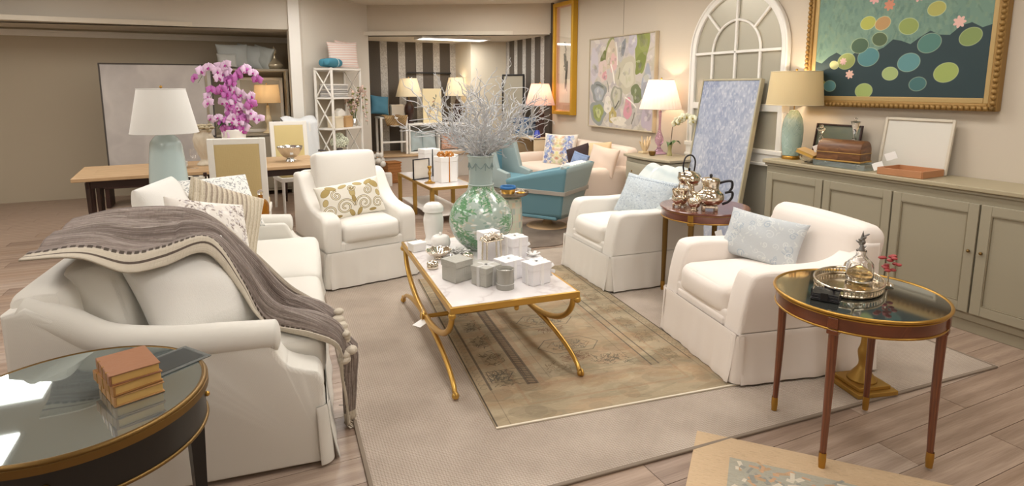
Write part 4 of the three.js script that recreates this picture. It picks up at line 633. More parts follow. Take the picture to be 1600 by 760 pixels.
{ // small pieces at the back left
  const t = thing('candle_tin', 'low white box with lid on the back left corner of the coffee table', 'box', [1.105, CT, -3.86], 12); part('box', rb(0.1, 0.045, 0.08, 0, 0.0225, 0, 0.004), M.paper, t); part('lid', rb(0.106, 0.018, 0.086, 0, 0.05, 0, 0.004), M.paper, t);
  const d = thing('shell_dish', 'silver edged scalloped dish at the left of the vase', 'dish', [1.18, CT, -3.62]); const g = lathe([[0, 0.02], [0.03, 0.022], [0.065, 0.04], [0.082, 0.055], [0.084, 0.052], [0.064, 0.03], [0.03, 0.012], [0.03, 0], [0, 0]], 40); { const p = g.attributes.position; for (let i = 0; i < p.count; i++) { const x = p.getX(i), z = p.getZ(i), r = Math.hypot(x, z), a = Math.atan2(z, x); p.setY(i, p.getY(i) + 0.1 * r * Math.sin(a * 10) * 0.6); } g.computeVertexNormals(); } part('bowl', g, M.silver, d);
  for (let k = 0; k < 3; k++) solo('trinket_box', ['round silver trinket box nearest the left edge of the coffee table', 'round silver trinket box between scalloped dish and grey box', 'round silver trinket box tucked beside the vase foot'][k], 'trinket box', [lathe([[0, 0], [0.03, 0], [0.036, 0.01], [0.034, 0.028], [0.037, 0.03], [0.03, 0.042], [0.008, 0.048], [0, 0.056]], 24)], M.silver, [[1.075, CT, -3.42], [1.19, CT, -3.42], [1.34, CT, -3.5]][k]);
  const f = thing('paper_flower', 'crumpled white and grey rosette ornament before the vase', 'ornament', [1.31, CT, -3.6]); const pet = []; for (let k = 0; k < 16; k++) { const a = k * 2.4, r = 0.012 + 0.0035 * k; pet.push(sheet((u, v) => [Math.cos(a + (u - 0.5) * 1.1) * r * (0.5 + v * 0.9), 0.012 + 0.05 * Math.sin(v * 1.8) * (1 - k / 26) + 0.006 * Math.sin(u * 9), Math.sin(a + (u - 0.5) * 1.1) * r * (0.5 + v * 0.9)], 5, 4, 0.002)); } part('petals', pet, S(0xdcdad6, 0.6), f); part('base', cyl(0.045, 0.05, 0.014, 0, 0.007, 0), greyRib, f);
}
{ // antique silver figural stand with glass balls
  const t = thing('figural_stand', 'antique silver stand on slim legs holding small clear balls', 'ornament', [1.42, CT, -3.29], 10);
  for (const s of [-1, 1]) for (const z of [0.02, -0.03]) part('leg', [tube([[s * 0.055, 0.0, z], [s * 0.052, 0.1, z], [s * 0.05, 0.17, z]], 0.006, 14, 8), sph(0.009, s * 0.055, 0.009, z)], M.silver, t);
  part('tray', [rb(0.13, 0.008, 0.08, 0, 0.172, -0.005, 0.003), tube([[-0.06, 0.18, 0.035], [-0.075, 0.2, 0.0], [-0.06, 0.18, -0.04]], 0.005, 12, 6), tube([[0.06, 0.18, 0.035], [0.075, 0.2, 0.0], [0.06, 0.18, -0.04]], 0.005, 12, 6)], M.silver, t);
  for (const [x, z, r] of [[-0.035, 0.01, 0.02], [0.005, -0.01, 0.024], [0.04, 0.012, 0.018], [0.03, -0.025, 0.016], [-0.03, -0.025, 0.017]]) part('ball', sph(r, x, 0.177 + r, z, 18), PH(0xe6ddcf, 0.08, { metalness: 0.6 }), t);
}
{ const t = thing('votive_bowl', 'gold bowl with bright blue rim on the silver tray behind the vase', 'bowl', [2.37, 0.5665, -5.1]); part('bowl', lathe([[0, 0], [0.04, 0.0], [0.05, 0.01], [0.066, 0.04], [0.07, 0.075], [0.066, 0.075], [0.06, 0.04], [0, 0.02]], 36), M.gold, t); part('rim', lathe([[0.064, 0.07], [0.074, 0.07], [0.078, 0.085], [0.07, 0.098], [0.062, 0.09], [0.064, 0.07]], 36), S(0x2f6fae, 0.35), t);
  solo('silver_spoon_dish', 'tiny gold shell dish at the right of the blue rimmed bowl', 'dish', lathe([[0, 0.004], [0.03, 0.01], [0.045, 0.025], [0.046, 0.022], [0.03, 0.004], [0, 0]], 24), M.brass, [2.49, 0.569, -5.07]); }
// ---------------------------------------------------------------- right foreground table (top y = 0.702)
const RT = 0.703;
{
  const t = thing('serving_tray', 'oval silver tray with pierced gallery on the mirrored table', 'tray', [2.5, RT, -1.7], 30);
  const el = (g, a = 1.0, b = 0.72) => g.scale(a, 1, b);
  part('base', el(lathe([[0, 0.004], [0.17, 0.004], [0.19, 0.008], [0.19, 0.004], [0.17, 0], [0, 0]], 56)), M.silver, t); part('gallery', [el(tor(0.196, 0.006, 0, 0.034, 0, 8, 80)), el(tor(0.191, 0.005, 0, 0.008, 0, 8, 80))], M.silver, t);
  const po = []; for (let k = 0; k < 60; k++) { const a = k / 60 * 2 * PI; po.push(cyl(0.0022, 0.0022, 0.026, 0.194 * Math.cos(a), 0.021, 0.194 * Math.sin(a) * 0.72, 5)); } part('pierced_rail', po, M.silver, t);
  for (const s of [-1, 1]) part('handle', tube([[s * 0.19, 0.034, -0.04], [s * 0.235, 0.05, -0.03], [s * 0.235, 0.05, 0.03], [s * 0.19, 0.034, 0.04]], 0.006, 18, 8), M.silver, t);
}
{
  const t = thing('decanter', 'cut glass decanter with ornate silver stopper on the tray', 'decanter', [2.6, RT + 0.005, -1.72]);
  part('body', lathe([[0, 0.003], [0.048, 0.003], [0.056, 0.01], [0.058, 0.05], [0.054, 0.085], [0.03, 0.11], [0.021, 0.125], [0.022, 0.145], [0.018, 0.145], [0.016, 0.125], [0.026, 0.105], [0.048, 0.08], [0.05, 0.014], [0, 0.01]], 40), M.glass, t);
  part('liquor', lathe([[0, 0.011], [0.047, 0.012], [0.048, 0.055], [0, 0.055]], 32), PH(0xe0c48a, 0.05, { transmission: 0.85, thickness: 0.05, ior: 1.33 }), t);
  const lv = []; for (let k = 0; k < 6; k++) { const a = k * 1.05, y = 0.16 + 0.012 * k; lv.push(new THREE.SphereGeometry(0.013, 10, 6).scale(1, 0.35, 0.6).rotateZ(0.6).translate(0.016, 0, 0).rotateY(a).translate(0, y, 0)); } part('stopper', [cyl(0.006, 0.015, 0.03, 0, 0.158, 0), sph(0.014, 0, 0.185, 0), lv, new THREE.ConeGeometry(0.012, 0.05, 10).translate(0, 0.215, 0)], S(0x8d8b88, 0.3, { metalness: 0.9 }), t);
}
{
  const t = thing('coaster_set', 'dark square coasters in a small black holder on the mirrored table', 'coasters', [2.27, RT, -1.64], 30);
  for (let k = 0; k < 4; k++) part('coaster', rb(0.1, 0.005, 0.1, 0.0015 * k, 0.008 + 0.006 * k, 0, 0.0015), k % 2 ? M.black : S(0x3b3a3d, 0.4), t);
  part('holder', [rb(0.11, 0.005, 0.11, 0, 0.0025, 0, 0.001), rb(0.004, 0.035, 0.03, 0.056, 0.018, 0, 0.001), rb(0.004, 0.035, 0.03, -0.056, 0.018, 0, 0.001), rb(0.03, 0.035, 0.004, 0, 0.018, -0.056, 0.001)], M.black, t);
}
{ const t = thing('red_flowers', 'small red glass flower cluster at the right edge of the tray', 'flowers', [2.67, RT + 0.0045, -1.63]); const f = []; for (let k = 0; k < 14; k++) { const a = k * 2.4, r = 0.008 + 0.0025 * k; f.push(new THREE.SphereGeometry(0.014, 8, 6).scale(1, 0.5, 1).translate(Math.cos(a) * r, 0.1 + 0.03 * Math.cos(k), Math.sin(a) * r)); } part('petals', f, S(0xa23a3a, 0.5), t); part('stem', [cyl(0.003, 0.004, 0.095, 0, 0.05, 0), cyl(0.022, 0.026, 0.006, 0, 0.003, 0)], M.silver, t); }
// ---------------------------------------------------------------- silver tea service (table top y = 0.721)
const TT = 0.722;
const teaBody = (s) => lathe([[0, 0.028], [0.04, 0.03], [0.068, 0.05], [0.078, 0.075], [0.07, 0.1], [0.05, 0.118], [0.046, 0.14], [0.054, 0.168], [0.058, 0.172], [0.05, 0.172], [0, 0.165]].map(p => [p[0] * s, p[1] * s]), 40);
const feet = (s, r) => [rb(r * 1.9, 0.014 * s, r * 1.9, 0, 0.022 * s, 0, 0.004), ...[[-1, -1], [1, -1], [-1, 1], [1, 1]].map(([a, b]) => rb(0.018 * s, 0.03 * s, 0.018 * s, a * r * 0.85, 0.015 * s, b * r * 0.85, 0.004))];
{
  const t = thing('teapot', 'silver teapot with black angular handle on the tea table', 'teapot', [3.09, TT, -3.2], -38), s = 1.25;
  part('body', [teaBody(s), ...feet(s, 0.05)], M.silver, t);
  const lid = part('lid', lathe([[0.06, 0.214], [0.064, 0.222], [0.05, 0.234], [0.02, 0.242], [0, 0.243]], 32), M.silver, t); part('finial', [sph(0.012, 0, 0.252, 0)], M.black, lid);
  part('spout', taper([[-0.07, 0.1, 0], [-0.125, 0.125, 0], [-0.145, 0.175, 0], [-0.165, 0.2, 0]], [0.026, 0.018, 0.013, 0.011], 18, 10), M.silver, t);
  part('handle', [tube([[0.062, 0.198, 0], [0.1, 0.212, 0], [0.142, 0.212, 0], [0.146, 0.17, 0], [0.13, 0.14, 0]], 0.009, 24, 8), tube([[0.1, 0.13, 0], [0.148, 0.135, 0], [0.15, 0.1, 0], [0.125, 0.065, 0], [0.085, 0.045, 0]], 0.009, 24, 8)], M.black, t);
}
{
  const t = thing('creamer', 'small silver cream jug with looped handle on the tea table', 'jug', [2.97, TT, -3.38], 10), s = 0.85;
  part('body', [lathe([[0, 0.02], [0.035, 0.022], [0.055, 0.05], [0.058, 0.075], [0.05, 0.1], [0.056, 0.13], [0.052, 0.13], [0.045, 0.1], [0, 0.06]], 32), ...feet(s, 0.035)], M.silver, t);
  part('handle', tube([[0.05, 0.12, 0], [0.085, 0.125, 0], [0.09, 0.08, 0], [0.055, 0.05, 0]], 0.006, 18, 8), M.silver, t); part('spout', taper([[-0.045, 0.1, 0], [-0.07, 0.125, 0], [-0.08, 0.138, 0]], [0.024, 0.016, 0.006], 10, 8), M.silver, t);
}
{
  const t = thing('kettle', 'silver spirit kettle with tall swing handle at the back of tea table', 'kettle', [3.12, TT, -3.46], 15);
  part('body', [lathe([[0, 0.14], [0.045, 0.142], [0.075, 0.165], [0.085, 0.195], [0.07, 0.22], [0.05, 0.232], [0, 0.232]], 40)], M.silver, t);
  const lid = part('lid', lathe([[0.052, 0.23], [0.054, 0.236], [0.03, 0.252], [0, 0.256]], 28), M.silver, t); part('finial', sph(0.01, 0, 0.264, 0), M.black, lid);
  part('spout', taper([[-0.075, 0.18, 0], [-0.115, 0.2, 0], [-0.125, 0.25, 0]], [0.018, 0.013, 0.009], 12, 8), M.silver, t);
  part('handle', tube([[-0.06, 0.22, 0], [-0.08, 0.3, 0], [-0.05, 0.36, 0], [0.03, 0.365, 0], [0.075, 0.32, 0], [0.062, 0.22, 0]], 0.006, 34, 8), M.black, t);
  part('burner_stand', [tor(0.066, 0.006, 0, 0.15, 0), cyl(0.03, 0.034, 0.04, 0, 0.045, 0), ...[0, 1, 2].map(k => { const a = k * 2.094; return tube([[0.066 * Math.cos(a), 0.15, 0.066 * Math.sin(a)], [0.075 * Math.cos(a), 0.07, 0.075 * Math.sin(a)], [0.06 * Math.cos(a), 0.005, 0.06 * Math.sin(a)]], 0.006, 12, 6); }), tor(0.062, 0.004, 0, 0.03, 0)], M.silver, t);
  solo('sugar_bowl', 'little round silver sugar bowl between creamer and teapot', 'bowl', [lathe([[0, 0.0], [0.03, 0.0], [0.02, 0.012], [0.04, 0.035], [0.048, 0.06], [0.04, 0.085], [0.012, 0.098], [0.008, 0.106], [0, 0.112]], 30)], M.silver, [2.985, TT, -3.24]);
}
// ---------------------------------------------------------------- lower left table (top y = 0.68)
{
  const t0 = [['tan leather book with gilt bands at the bottom of the small pile', 0.02, 0.0, 22], ['tan leather book with gilt bands in the middle of the small pile', 0.0, 0.034, 26], ['brown leather book with gilt edge on top of the small pile', 0.01, 0.066, 20]];
  const lea = [S(0xb98a58, 0.55, { bumpMap: coarseN, bumpScale: 0.002 }), S(0xa9773f, 0.55, { bumpMap: coarseN, bumpScale: 0.002 }), S(0x9b6a49, 0.55, { bumpMap: coarseN, bumpScale: 0.002 })];
  t0.forEach(([l, dx, y, r], k) => { const t = thing('book', l, 'book', [-0.33 + dx * 0.3, 0.681 + y, -2.04], r, 'leather books on the black table'); part('cover', [rb(0.13, 0.004, 0.17, 0, 0.002, 0, 0.0015), rb(0.13, 0.004, 0.17, 0, 0.03, 0, 0.0015), rb(0.006, 0.032, 0.17, -0.065, 0.016, 0, 0.002)], lea[k], t); part('pages', rb(0.122, 0.024, 0.162, 0.0, 0.016, 0, 0.001), S(0xd1a862, 0.5), t); part('gilt_band', [0.05, 0.0, -0.05].map(z => rb(0.0085, 0.033, 0.006, -0.065, 0.016, z, 0.001)), M.brass, t); });
  const p = thing('photo_card', 'dark flat picture card lying on the glass top behind the books', 'card', [-0.235, 0.681, -2.2], 35); part('card', rb(0.2, 0.004, 0.15, 0, 0.002, 0, 0.001), S(0x6a6e6d, 0.25), p); part('print', rb(0.17, 0.001, 0.12, 0, 0.0045, 0, 0.0003, 1), S(0x3f4445, 0.3), p);
}
{ const g = thing('price_tag', 'white price tag hanging from the tea table front leg', 'tag', [3.02, 0.6, -3.03], -20); part('card', rb(0.05, 0.07, 0.0015, 0, -0.02, 0, 0.0006, 1).rotateZ(0.3), M.tag, g); part('string', tube([[0, 0.01, 0], [0.005, 0.03, -0.01], [0.01, 0.05, -0.02]], 0.001, 8, 4), M.string, g); }
// ---------------------------------------------------------------- lamps
function lampThing(label, pos, o) {
  const t = thing('table_lamp', label, 'lamp', pos);
  part('base', o.base, o.mat, t); if (o.foot) part('foot', o.foot, o.footMat ?? M.brass, t);
  const { rt, rbm, h, y } = o.shade, n = 96, pl = o.pleat ?? 0;
  const g = new THREE.CylinderGeometry(rt, rbm, h, n, 1, true).translate(0, y + h / 2, 0);
  const g2 = new THREE.CylinderGeometry(rt - 0.003, rbm - 0.003, h, n, 1, true).translate(0, y + h / 2, 0);
  for (const q of [g, g2]) { if (pl) { const p = q.attributes.position; for (let i = 0; i < p.count; i++) { const k = (i % (n + 1)) % 3 ? 1 : 1 - pl; p.setX(i, p.getX(i) * k); p.setZ(i, p.getZ(i) * k); } q.computeVertexNormals(); } }
  g2.index.array.reverse(); g2.attributes.normal.array.forEach((v, i, a) => a[i] = -v);
  const sh = part('lamp_shade', [g], o.shadeMat, t);
  part('shade_trim', [tor(rt - 0.001, 0.004, 0, y + h, 0, 6, 64), tor(rbm - 0.001, 0.004, 0, y, 0, 6, 64)], o.trimMat ?? o.shadeMat, sh);
  part('harp', [cyl(0.005, 0.005, h + (y - o.neck) + 0.01, 0, (y + h + o.neck) / 2, 0, 8), rb(rt * 2 - 0.01, 0.003, 0.004, 0, y + h - 0.01, 0, 0.001), rb(0.004, 0.003, rt * 2 - 0.01, 0, y + h - 0.01, 0, 0.001)], M.brass, t);
  part('finial', sph(0.011, 0, y + h + 0.015, 0, 10), M.brass, t);
  if (o.lit) { part('bulb', sph(0.028, 0, y + h * 0.45, 0, 12), M.bulb, t); const l = new THREE.PointLight(new THREE.Color(1, 0.8, 0.58), o.lit, 0, 2); l.position.set(0, y + h * 0.45 + 0.055, 0); l.castShadow = true; l.shadow.radius = 1.5; t.add(l); }
  return t;
}
lampThing('pale blue ceramic bottle lamp with large white shade behind the sofa', [-0.46, 0.741, -5.31], { neck: 0.5, mat: M.blueCeramic, base: lathe([[0, 0], [0.1, 0], [0.125, 0.02], [0.135, 0.12], [0.125, 0.28], [0.115, 0.38], [0.105, 0.44], [0.07, 0.485], [0.045, 0.5], [0.04, 0.51], [0, 0.51]], 44), shade: { rt: 0.165, rbm: 0.235, h: 0.335, y: 0.51 }, shadeMat: M.shadeWhite });
lampThing('lit lamp with pleated cream shade and pink glass baluster base', [4.49, 0.831, -5.5], { neck: 0.5, lit: 0.7, pleat: 0.03, mat: PH(0xdcb7cc, 0.06, { transmission: 0.75, thickness: 0.05, ior: 1.45 }), base: lathe([[0, 0.03], [0.05, 0.032], [0.03, 0.06], [0.02, 0.09], [0.045, 0.13], [0.052, 0.17], [0.035, 0.22], [0.018, 0.27], [0.014, 0.36], [0.018, 0.48], [0.012, 0.5], [0, 0.5]], 32), foot: lathe([[0, 0], [0.085, 0], [0.088, 0.012], [0.06, 0.026], [0.03, 0.034], [0, 0.034]], 32), footMat: PH(0xdcb7cc, 0.08, { transmission: 0.6, thickness: 0.03 }), shade: { rt: 0.145, rbm: 0.24, h: 0.33, y: 0.52 }, shadeMat: M.shadePink });
{
  const cr = canvasTex(256, 256, (x, w, h) => { x.fillStyle = '#a3bab0'; x.fillRect(0, 0, w, h); x.lineWidth = 1; for (let i = 0; i < 150; i++) { x.strokeStyle = rnd() < 0.5 ? 'rgba(214,224,218,0.6)' : 'rgba(130,154,146,0.6)'; x.beginPath(); let a = rnd() * w, b = rnd() * h; x.moveTo(a, b); for (let k = 0; k < 4; k++) x.lineTo(a += rr(-18, 18), b += rr(-18, 18)); x.stroke(); } });
  lampThing('celadon crackle lamp with tan drum shade on the grey green sideboard', [4.47, 0.971, -3.68], { neck: 0.43, lit: 0.6, mat: PH(0xffffff, 0.2, { map: cr, clearcoat: 0.6 }), base: lathe([[0, 0.03], [0.06, 0.03], [0.072, 0.05], [0.085, 0.15], [0.088, 0.26], [0.075, 0.35], [0.045, 0.41], [0.025, 0.43], [0, 0.43]], 40), foot: latheH([[0, 0.03], [0.066, 0.03], [0.075, 0.02], [0.075, 0.0], [0, 0]], 40), shade: { rt: 0.205, rbm: 0.232, h: 0.285, y: 0.475 }, shadeMat: M.shadeBeige, trimMat: S(0xd9cba9, 0.9) });
  const g = thing('price_tag', 'white price tag hanging under the tan drum shade', 'tag', [4.375, 1.43, -3.69], -60); part('card', rb(0.06, 0.07, 0.0015, 0, -0.02, 0, 0.0006, 1), M.tag, g); part('string', tube([[0, 0.015, 0], [0.005, 0.03, -0.01], [0.01, 0.04, -0.03]], 0.001, 8, 4), M.string, g);
}
const lampBody = (s) => lathe([[0, 0], [0.07, 0], [0.075, 0.015], [0.04, 0.04], [0.06, 0.1], [0.085, 0.2], [0.08, 0.3], [0.04, 0.38], [0.03, 0.42], [0, 0.42]].map(p => [p[0] * s, p[1] * s]), 28);
lampThing('dark based lamp with cream shade at left of the botanical print', [2.94, 0.951, -10.55], { neck: 0.42, lit: 0.25, mat: M.darkWood, base: lampBody(1), shade: { rt: 0.15, rbm: 0.235, h: 0.32, y: 0.48 }, shadeMat: M.shadeCream });
lampThing('dark based lamp with cream shade at right of the botanical print', [3.86, 0.951, -10.55], { neck: 0.42, lit: 0.25, mat: M.darkWood, base: lampBody(1), shade: { rt: 0.155, rbm: 0.235, h: 0.33, y: 0.49 }, shadeMat: M.shadeCream });
lampThing('lamp with pink pleated shade and dark red base by the striped wall', [4.42, 0.821, -8.32], { neck: 0.42, lit: 0.45, pleat: 0.03, mat: PH(0x3a1a18, 0.2, { clearcoat: 0.7 }), base: [rb(0.11, 0.36, 0.11, 0, 0.2, 0, 0.015), cyl(0.03, 0.05, 0.06, 0, 0.4, 0), rb(0.14, 0.03, 0.14, 0, 0.015, 0, 0.006)], shade: { rt: 0.14, rbm: 0.235, h: 0.33, y: 0.5 }, shadeMat: PH(0xefc9bd, 0.95, { transmission: 0.4, thickness: 0 }) });
lampThing('small lamp with peach tan drum shade and cream carved base in the niche', [0.52, 0.921, -9.55], { neck: 0.4, lit: 0.2, mat: S(0xd6c39d, 0.6), base: lathe([[0, 0], [0.08, 0], [0.08, 0.02], [0.04, 0.05], [0.03, 0.12], [0.05, 0.2], [0.03, 0.28], [0.02, 0.4], [0, 0.4]], 24), shade: { rt: 0.165, rbm: 0.19, h: 0.26, y: 0.45 }, shadeMat: M.shadeTan });
// ---------------------------------------------------------------- orchids
function orchid(label, pos, stems, petalMat, lipMat, potGeo, potMat, o = {}) {
  const t = thing('orchid', label, 'orchid', pos); part('pot', potGeo, potMat, t); const y0 = o.y0 ?? 0.16;
  for (let k = 0; k < (o.leaves ?? 7); k++) { const a = k * 2.4, L = rr(0.14, 0.2); part('leaf', sheet((u, v) => { const w = 0.032 * Math.sin(PI * Math.min(1, u * 0.9 + 0.12)), r = u * L; return [Math.cos(a) * r - Math.sin(a) * (v - 0.5) * 2 * w, y0 + 0.3 * r + 0.05 * Math.sin(u * 2.6) - 2.2 * r * r + 0.5 * Math.abs(v - 0.5) * w, Math.sin(a) * r + Math.cos(a) * (v - 0.5) * 2 * w]; }, 10, 4, 0.003), M.leaf, t); }
  const petal = (w, l) => sheet((u, v) => { const q = Math.sin(PI * Math.pow(v, 0.75)) * w; return [(u - 0.5) * 2 * q, v * l, 0.012 * Math.sin(PI * v) - 0.008 * (u - 0.5) * (u - 0.5) * 4]; }, 4, 5, 0.0015);
  const s = o.size ?? 0.045, fl = [];
  for (const [a, w, l] of [[90, 0.55, 0.95], [210, 0.5, 0.9], [330, 0.5, 0.9]]) fl.push(petal(s * w * 0.6, s * l).rotateZ((a - 90) * D2R)); for (const a of [15, 165]) fl.push(petal(s * 0.68, s).rotateZ((a - 90) * D2R).translate(0, 0, 0.003));
  const flower = merge(fl), lip = merge([petal(s * 0.22, s * 0.45).rotateZ(PI).rotateX(-0.7).translate(0, 0, 0.006), sph(s * 0.12, 0, 0, 0.008, 8)]);
  for (const pts of stems.map(x => x.p)) part('stem', taper(pts, [0.004, 0.0035, 0.002], 30, 6), o.stemMat ?? M.stem, t);
  for (const st of stems) { const c = new THREE.CatmullRomCurve3(vec(st.p)); for (let k = 0; k < st.n; k++) { const q = c.getPointAt(st.from + (1 - st.from) * (k + 0.5) / st.n); const f = part('flower', flower, o.deep && rnd() < 0.5 ? o.deep : petalMat, t); f.position.set(q.x + rr(-1, 1) * (o.spread ?? 0.02), q.y + rr(-0.015, 0.015), q.z + 0.02 + rr(-0.02, 0.03)); f.rotation.set(rr(-0.5, 0.25), rr(-0.9, 0.9) + (o.face ?? 0), rr(-0.5, 0.5)); const ss = rr(0.85, 1.15); f.scale.set(ss, ss, ss); part('lip', lip, lipMat, f); } }
  return t;
}
{
  const st = []; for (let i = 0; i < 6; i++) { const a = [-1, 1, -0.75, 0.8, -0.4, 0.6][i], hi = [1.0, 1.0, 0.78, 0.74, 1.02, 0.62][i]; st.push({ p: [[0, 0.14, 0], [a * 0.03, 0.45, 0.02], [a * 0.08, hi, 0.04], [a * 0.19, hi + 0.03 - 0.03 * (i % 2), 0.08], [a * 0.3, hi - 0.12, 0.1]], from: 0.35, n: 10 }); }
  for (const a of [-0.5, 0.15, 0.6]) st.push({ p: [[0, 0.14, 0], [a * 0.1, 0.38, 0.04], [a * 0.25, 0.52, 0.06], [a * 0.4, 0.5, 0.09]], from: 0.4, n: 6 });
  orchid('potted magenta pink orchid with many blooms on the dining table', [0.03, 0.761, -7.05], st, S(0xe0c2de, 0.6), S(0xb02f92, 0.5), [lathe([[0, 0], [0.09, 0], [0.11, 0.18], [0.12, 0.37], [0.11, 0.37], [0.1, 0.2], [0, 0.33]], 28)], M.whiteGloss, { size: 0.066, spread: 0.045, leaves: 11, y0: 0.41, deep: S(0xc774bd, 0.6) });
  const st2 = [{ p: [[0, 0.08, 0], [0.02, 0.22, 0.0], [0.0, 0.34, 0.04], [0.0, 0.42, 0.14], [0.0, 0.44, 0.26], [0.0, 0.4, 0.36]], from: 0.45, n: 10 }];
  orchid('slender white orchid arching beside the pink glass lamp', [4.48, 0.831, -5.3], st2, S(0xe9e6c9, 0.6), S(0xb6a44c, 0.5), [lathe([[0, 0], [0.03, 0], [0.022, 0.06], [0.028, 0.13], [0.024, 0.13], [0.018, 0.06], [0, 0.01]], 20)], PH(0xd9d29a, 0.15, { transmission: 0.5, thickness: 0.02 }), { size: 0.05, spread: 0.02, leaves: 2, y0: 0.1, stemMat: M.twigBrown, face: -0.8 });
}
// ---------------------------------------------------------------- left rear: dining corner and niche
{
  const t = thing('end_table', 'small white end table under the pale blue lamp', 'side table', [-0.46, 0, -5.31]); part('table_top', rb(0.46, 0.03, 0.46, 0, 0.725, 0, 0.006), M.white, t); for (const a of [-1, 1]) for (const b of [-1, 1]) part('leg', taper([[a * 0.19, 0.71, b * 0.19], [a * 0.19, 0, b * 0.19]], [0.02, 0.014], 4, 8), M.white, t); part('lower_shelf', rb(0.38, 0.02, 0.38, 0, 0.2, 0, 0.004), M.white, t);
}
{
  const t = thing('dining_table', 'light wood dining table with dark legs behind the sofa', 'table', [-0.25, 0, -7.2], 4), W = 2.3, D = 1.0;
  part('table_top', uvm(rb(W, 0.035, D, 0, 0.742, 0, 0.006)), M.lightWood, t); part('apron', rb(W - 0.2, 0.08, D - 0.2, 0, 0.685, 0, 0.004), M.darkWood, t);
  for (const a of [-1, 1]) for (const b of [-1, 1]) part('leg', taper([[a * (W / 2 - 0.13), 0.7, b * (D / 2 - 0.13)], [a * (W / 2 - 0.13), 0, b * (D / 2 - 0.13)]], [0.04, 0.024], 6, 4), M.darkWood, t);
}
function framedChair(label, pos, rot, panel, seatM) {
  const t = thing('dining_chair', label, 'chair', pos, rot), W = 0.48, fr = M.white;
  for (const s of [-1, 1]) { part('leg', taper([[s * (W / 2 - 0.03), 0.44, 0.22], [s * (W / 2 - 0.03), 0, 0.23]], [0.022, 0.014], 6, 8), fr, t); part('leg', taper([[s * (W / 2 - 0.03), 0.44, -0.21], [s * (W / 2 - 0.03), 0, -0.27]], [0.022, 0.016], 6, 8), fr, t); }
  part('seat_rail', rb(W, 0.06, 0.48, 0, 0.43, 0, 0.01), fr, t); part('seat', uvm(cushion(W - 0.03, 0.08, 0.46, 0.03, 0.015)), seatM, t).position.y = 0.49;
  const b = thing2('backrest', t); b.position.set(0, 0.47, -0.22); b.rotation.x = -0.1;
  const H = 0.68; part('back_frame', [rb(0.055, H, 0.035, -W / 2 + 0.028, H / 2, 0, 0.008), rb(0.055, H, 0.035, W / 2 - 0.028, H / 2, 0, 0.008), rb(W - 0.1, 0.055, 0.035, 0, H - 0.028, 0, 0.008), rb(W - 0.1, 0.055, 0.035, 0, 0.06, 0, 0.008)], fr, b); part('back_panel', uvm(cushion(W - 0.1, H - 0.12, 0.03, 0.012, 0.0, 0.008)), panel, b).position.set(0, H / 2 + 0.02, 0);
  return t;
}
function thing2(name, parent) { const g = new THREE.Group(); g.name = name; parent.add(g); return g; }
const creamLinen = S(0xcbb583, 0.9, { bumpMap: linenB, bumpScale: 0.001 });
framedChair('white framed dining chair with tan upholstered back seen from behind, before the orchid', [0.07, 0, -6.15], 180 - 6, creamLinen, creamLinen);
framedChair('white framed dining chair with cream back on the far side of the dining table', [0.74, 0, -8.22], 8, S(0xd6c48d, 0.9), S(0xd6c48d, 0.9));
{
  const zt = canvasTex(256, 256, (x, w, h) => { x.fillStyle = '#d9d3c6'; x.fillRect(0, 0, w, h); x.strokeStyle = '#241d19'; for (let k = 0; k < 9; k++) { x.lineWidth = rr(10, 20); x.beginPath(); for (let t = 0; t <= 1; t += 0.05) x.lineTo(k * 30 + 18 * Math.sin(t * 5 + k), t * h); x.stroke(); } });
  const t = thing('dining_chair', 'dark dining chair with zebra striped seat pushed under the dining table', 'chair', [-0.42, 0, -6.55], 172); part('seat', uvm(cushion(0.48, 0.1, 0.46, 0.035, 0.015), 2), S(0xffffff, 0.9, { map: zt }), t).position.y = 0.49; part('seat_rail', rb(0.46, 0.05, 0.44, 0, 0.43, 0, 0.008), M.darkWood, t);
  for (const s of [-1, 1]) for (const b of [-1, 1]) part('leg', taper([[s * 0.2, 0.43, b * 0.19], [s * 0.2, 0, b * 0.2]], [0.02, 0.013], 4, 6), M.darkWood, t); part('backrest', uvm(cushion(0.46, 0.22, 0.05, 0.02, 0)), S(0xffffff, 0.9, { map: zt }), t).position.set(0, 0.66, -0.23); for (const s of [-1, 1]) part('back_post', rb(0.03, 0.4, 0.03, s * 0.21, 0.6, -0.235, 0.006), M.darkWood, t);
}
{ const t = thing('bowl', 'silver punch bowl with price tag on the dining table', 'bowl', [0.6, 0.761, -7.2]); part('bowl', lathe([[0, 0.03], [0.03, 0.03], [0.09, 0.07], [0.135, 0.15], [0.14, 0.165], [0.134, 0.165], [0.085, 0.08], [0, 0.05]], 40), M.chrome, t); part('foot', latheH([[0, 0.03], [0.04, 0.03], [0.055, 0.0], [0, 0]], 30), M.chrome, t); part('tag', rb(0.07, 0.002, 0.04, 0.01, 0.04, 0.13, 0.0008, 1).rotateZ(-0.3), M.tag, t); }
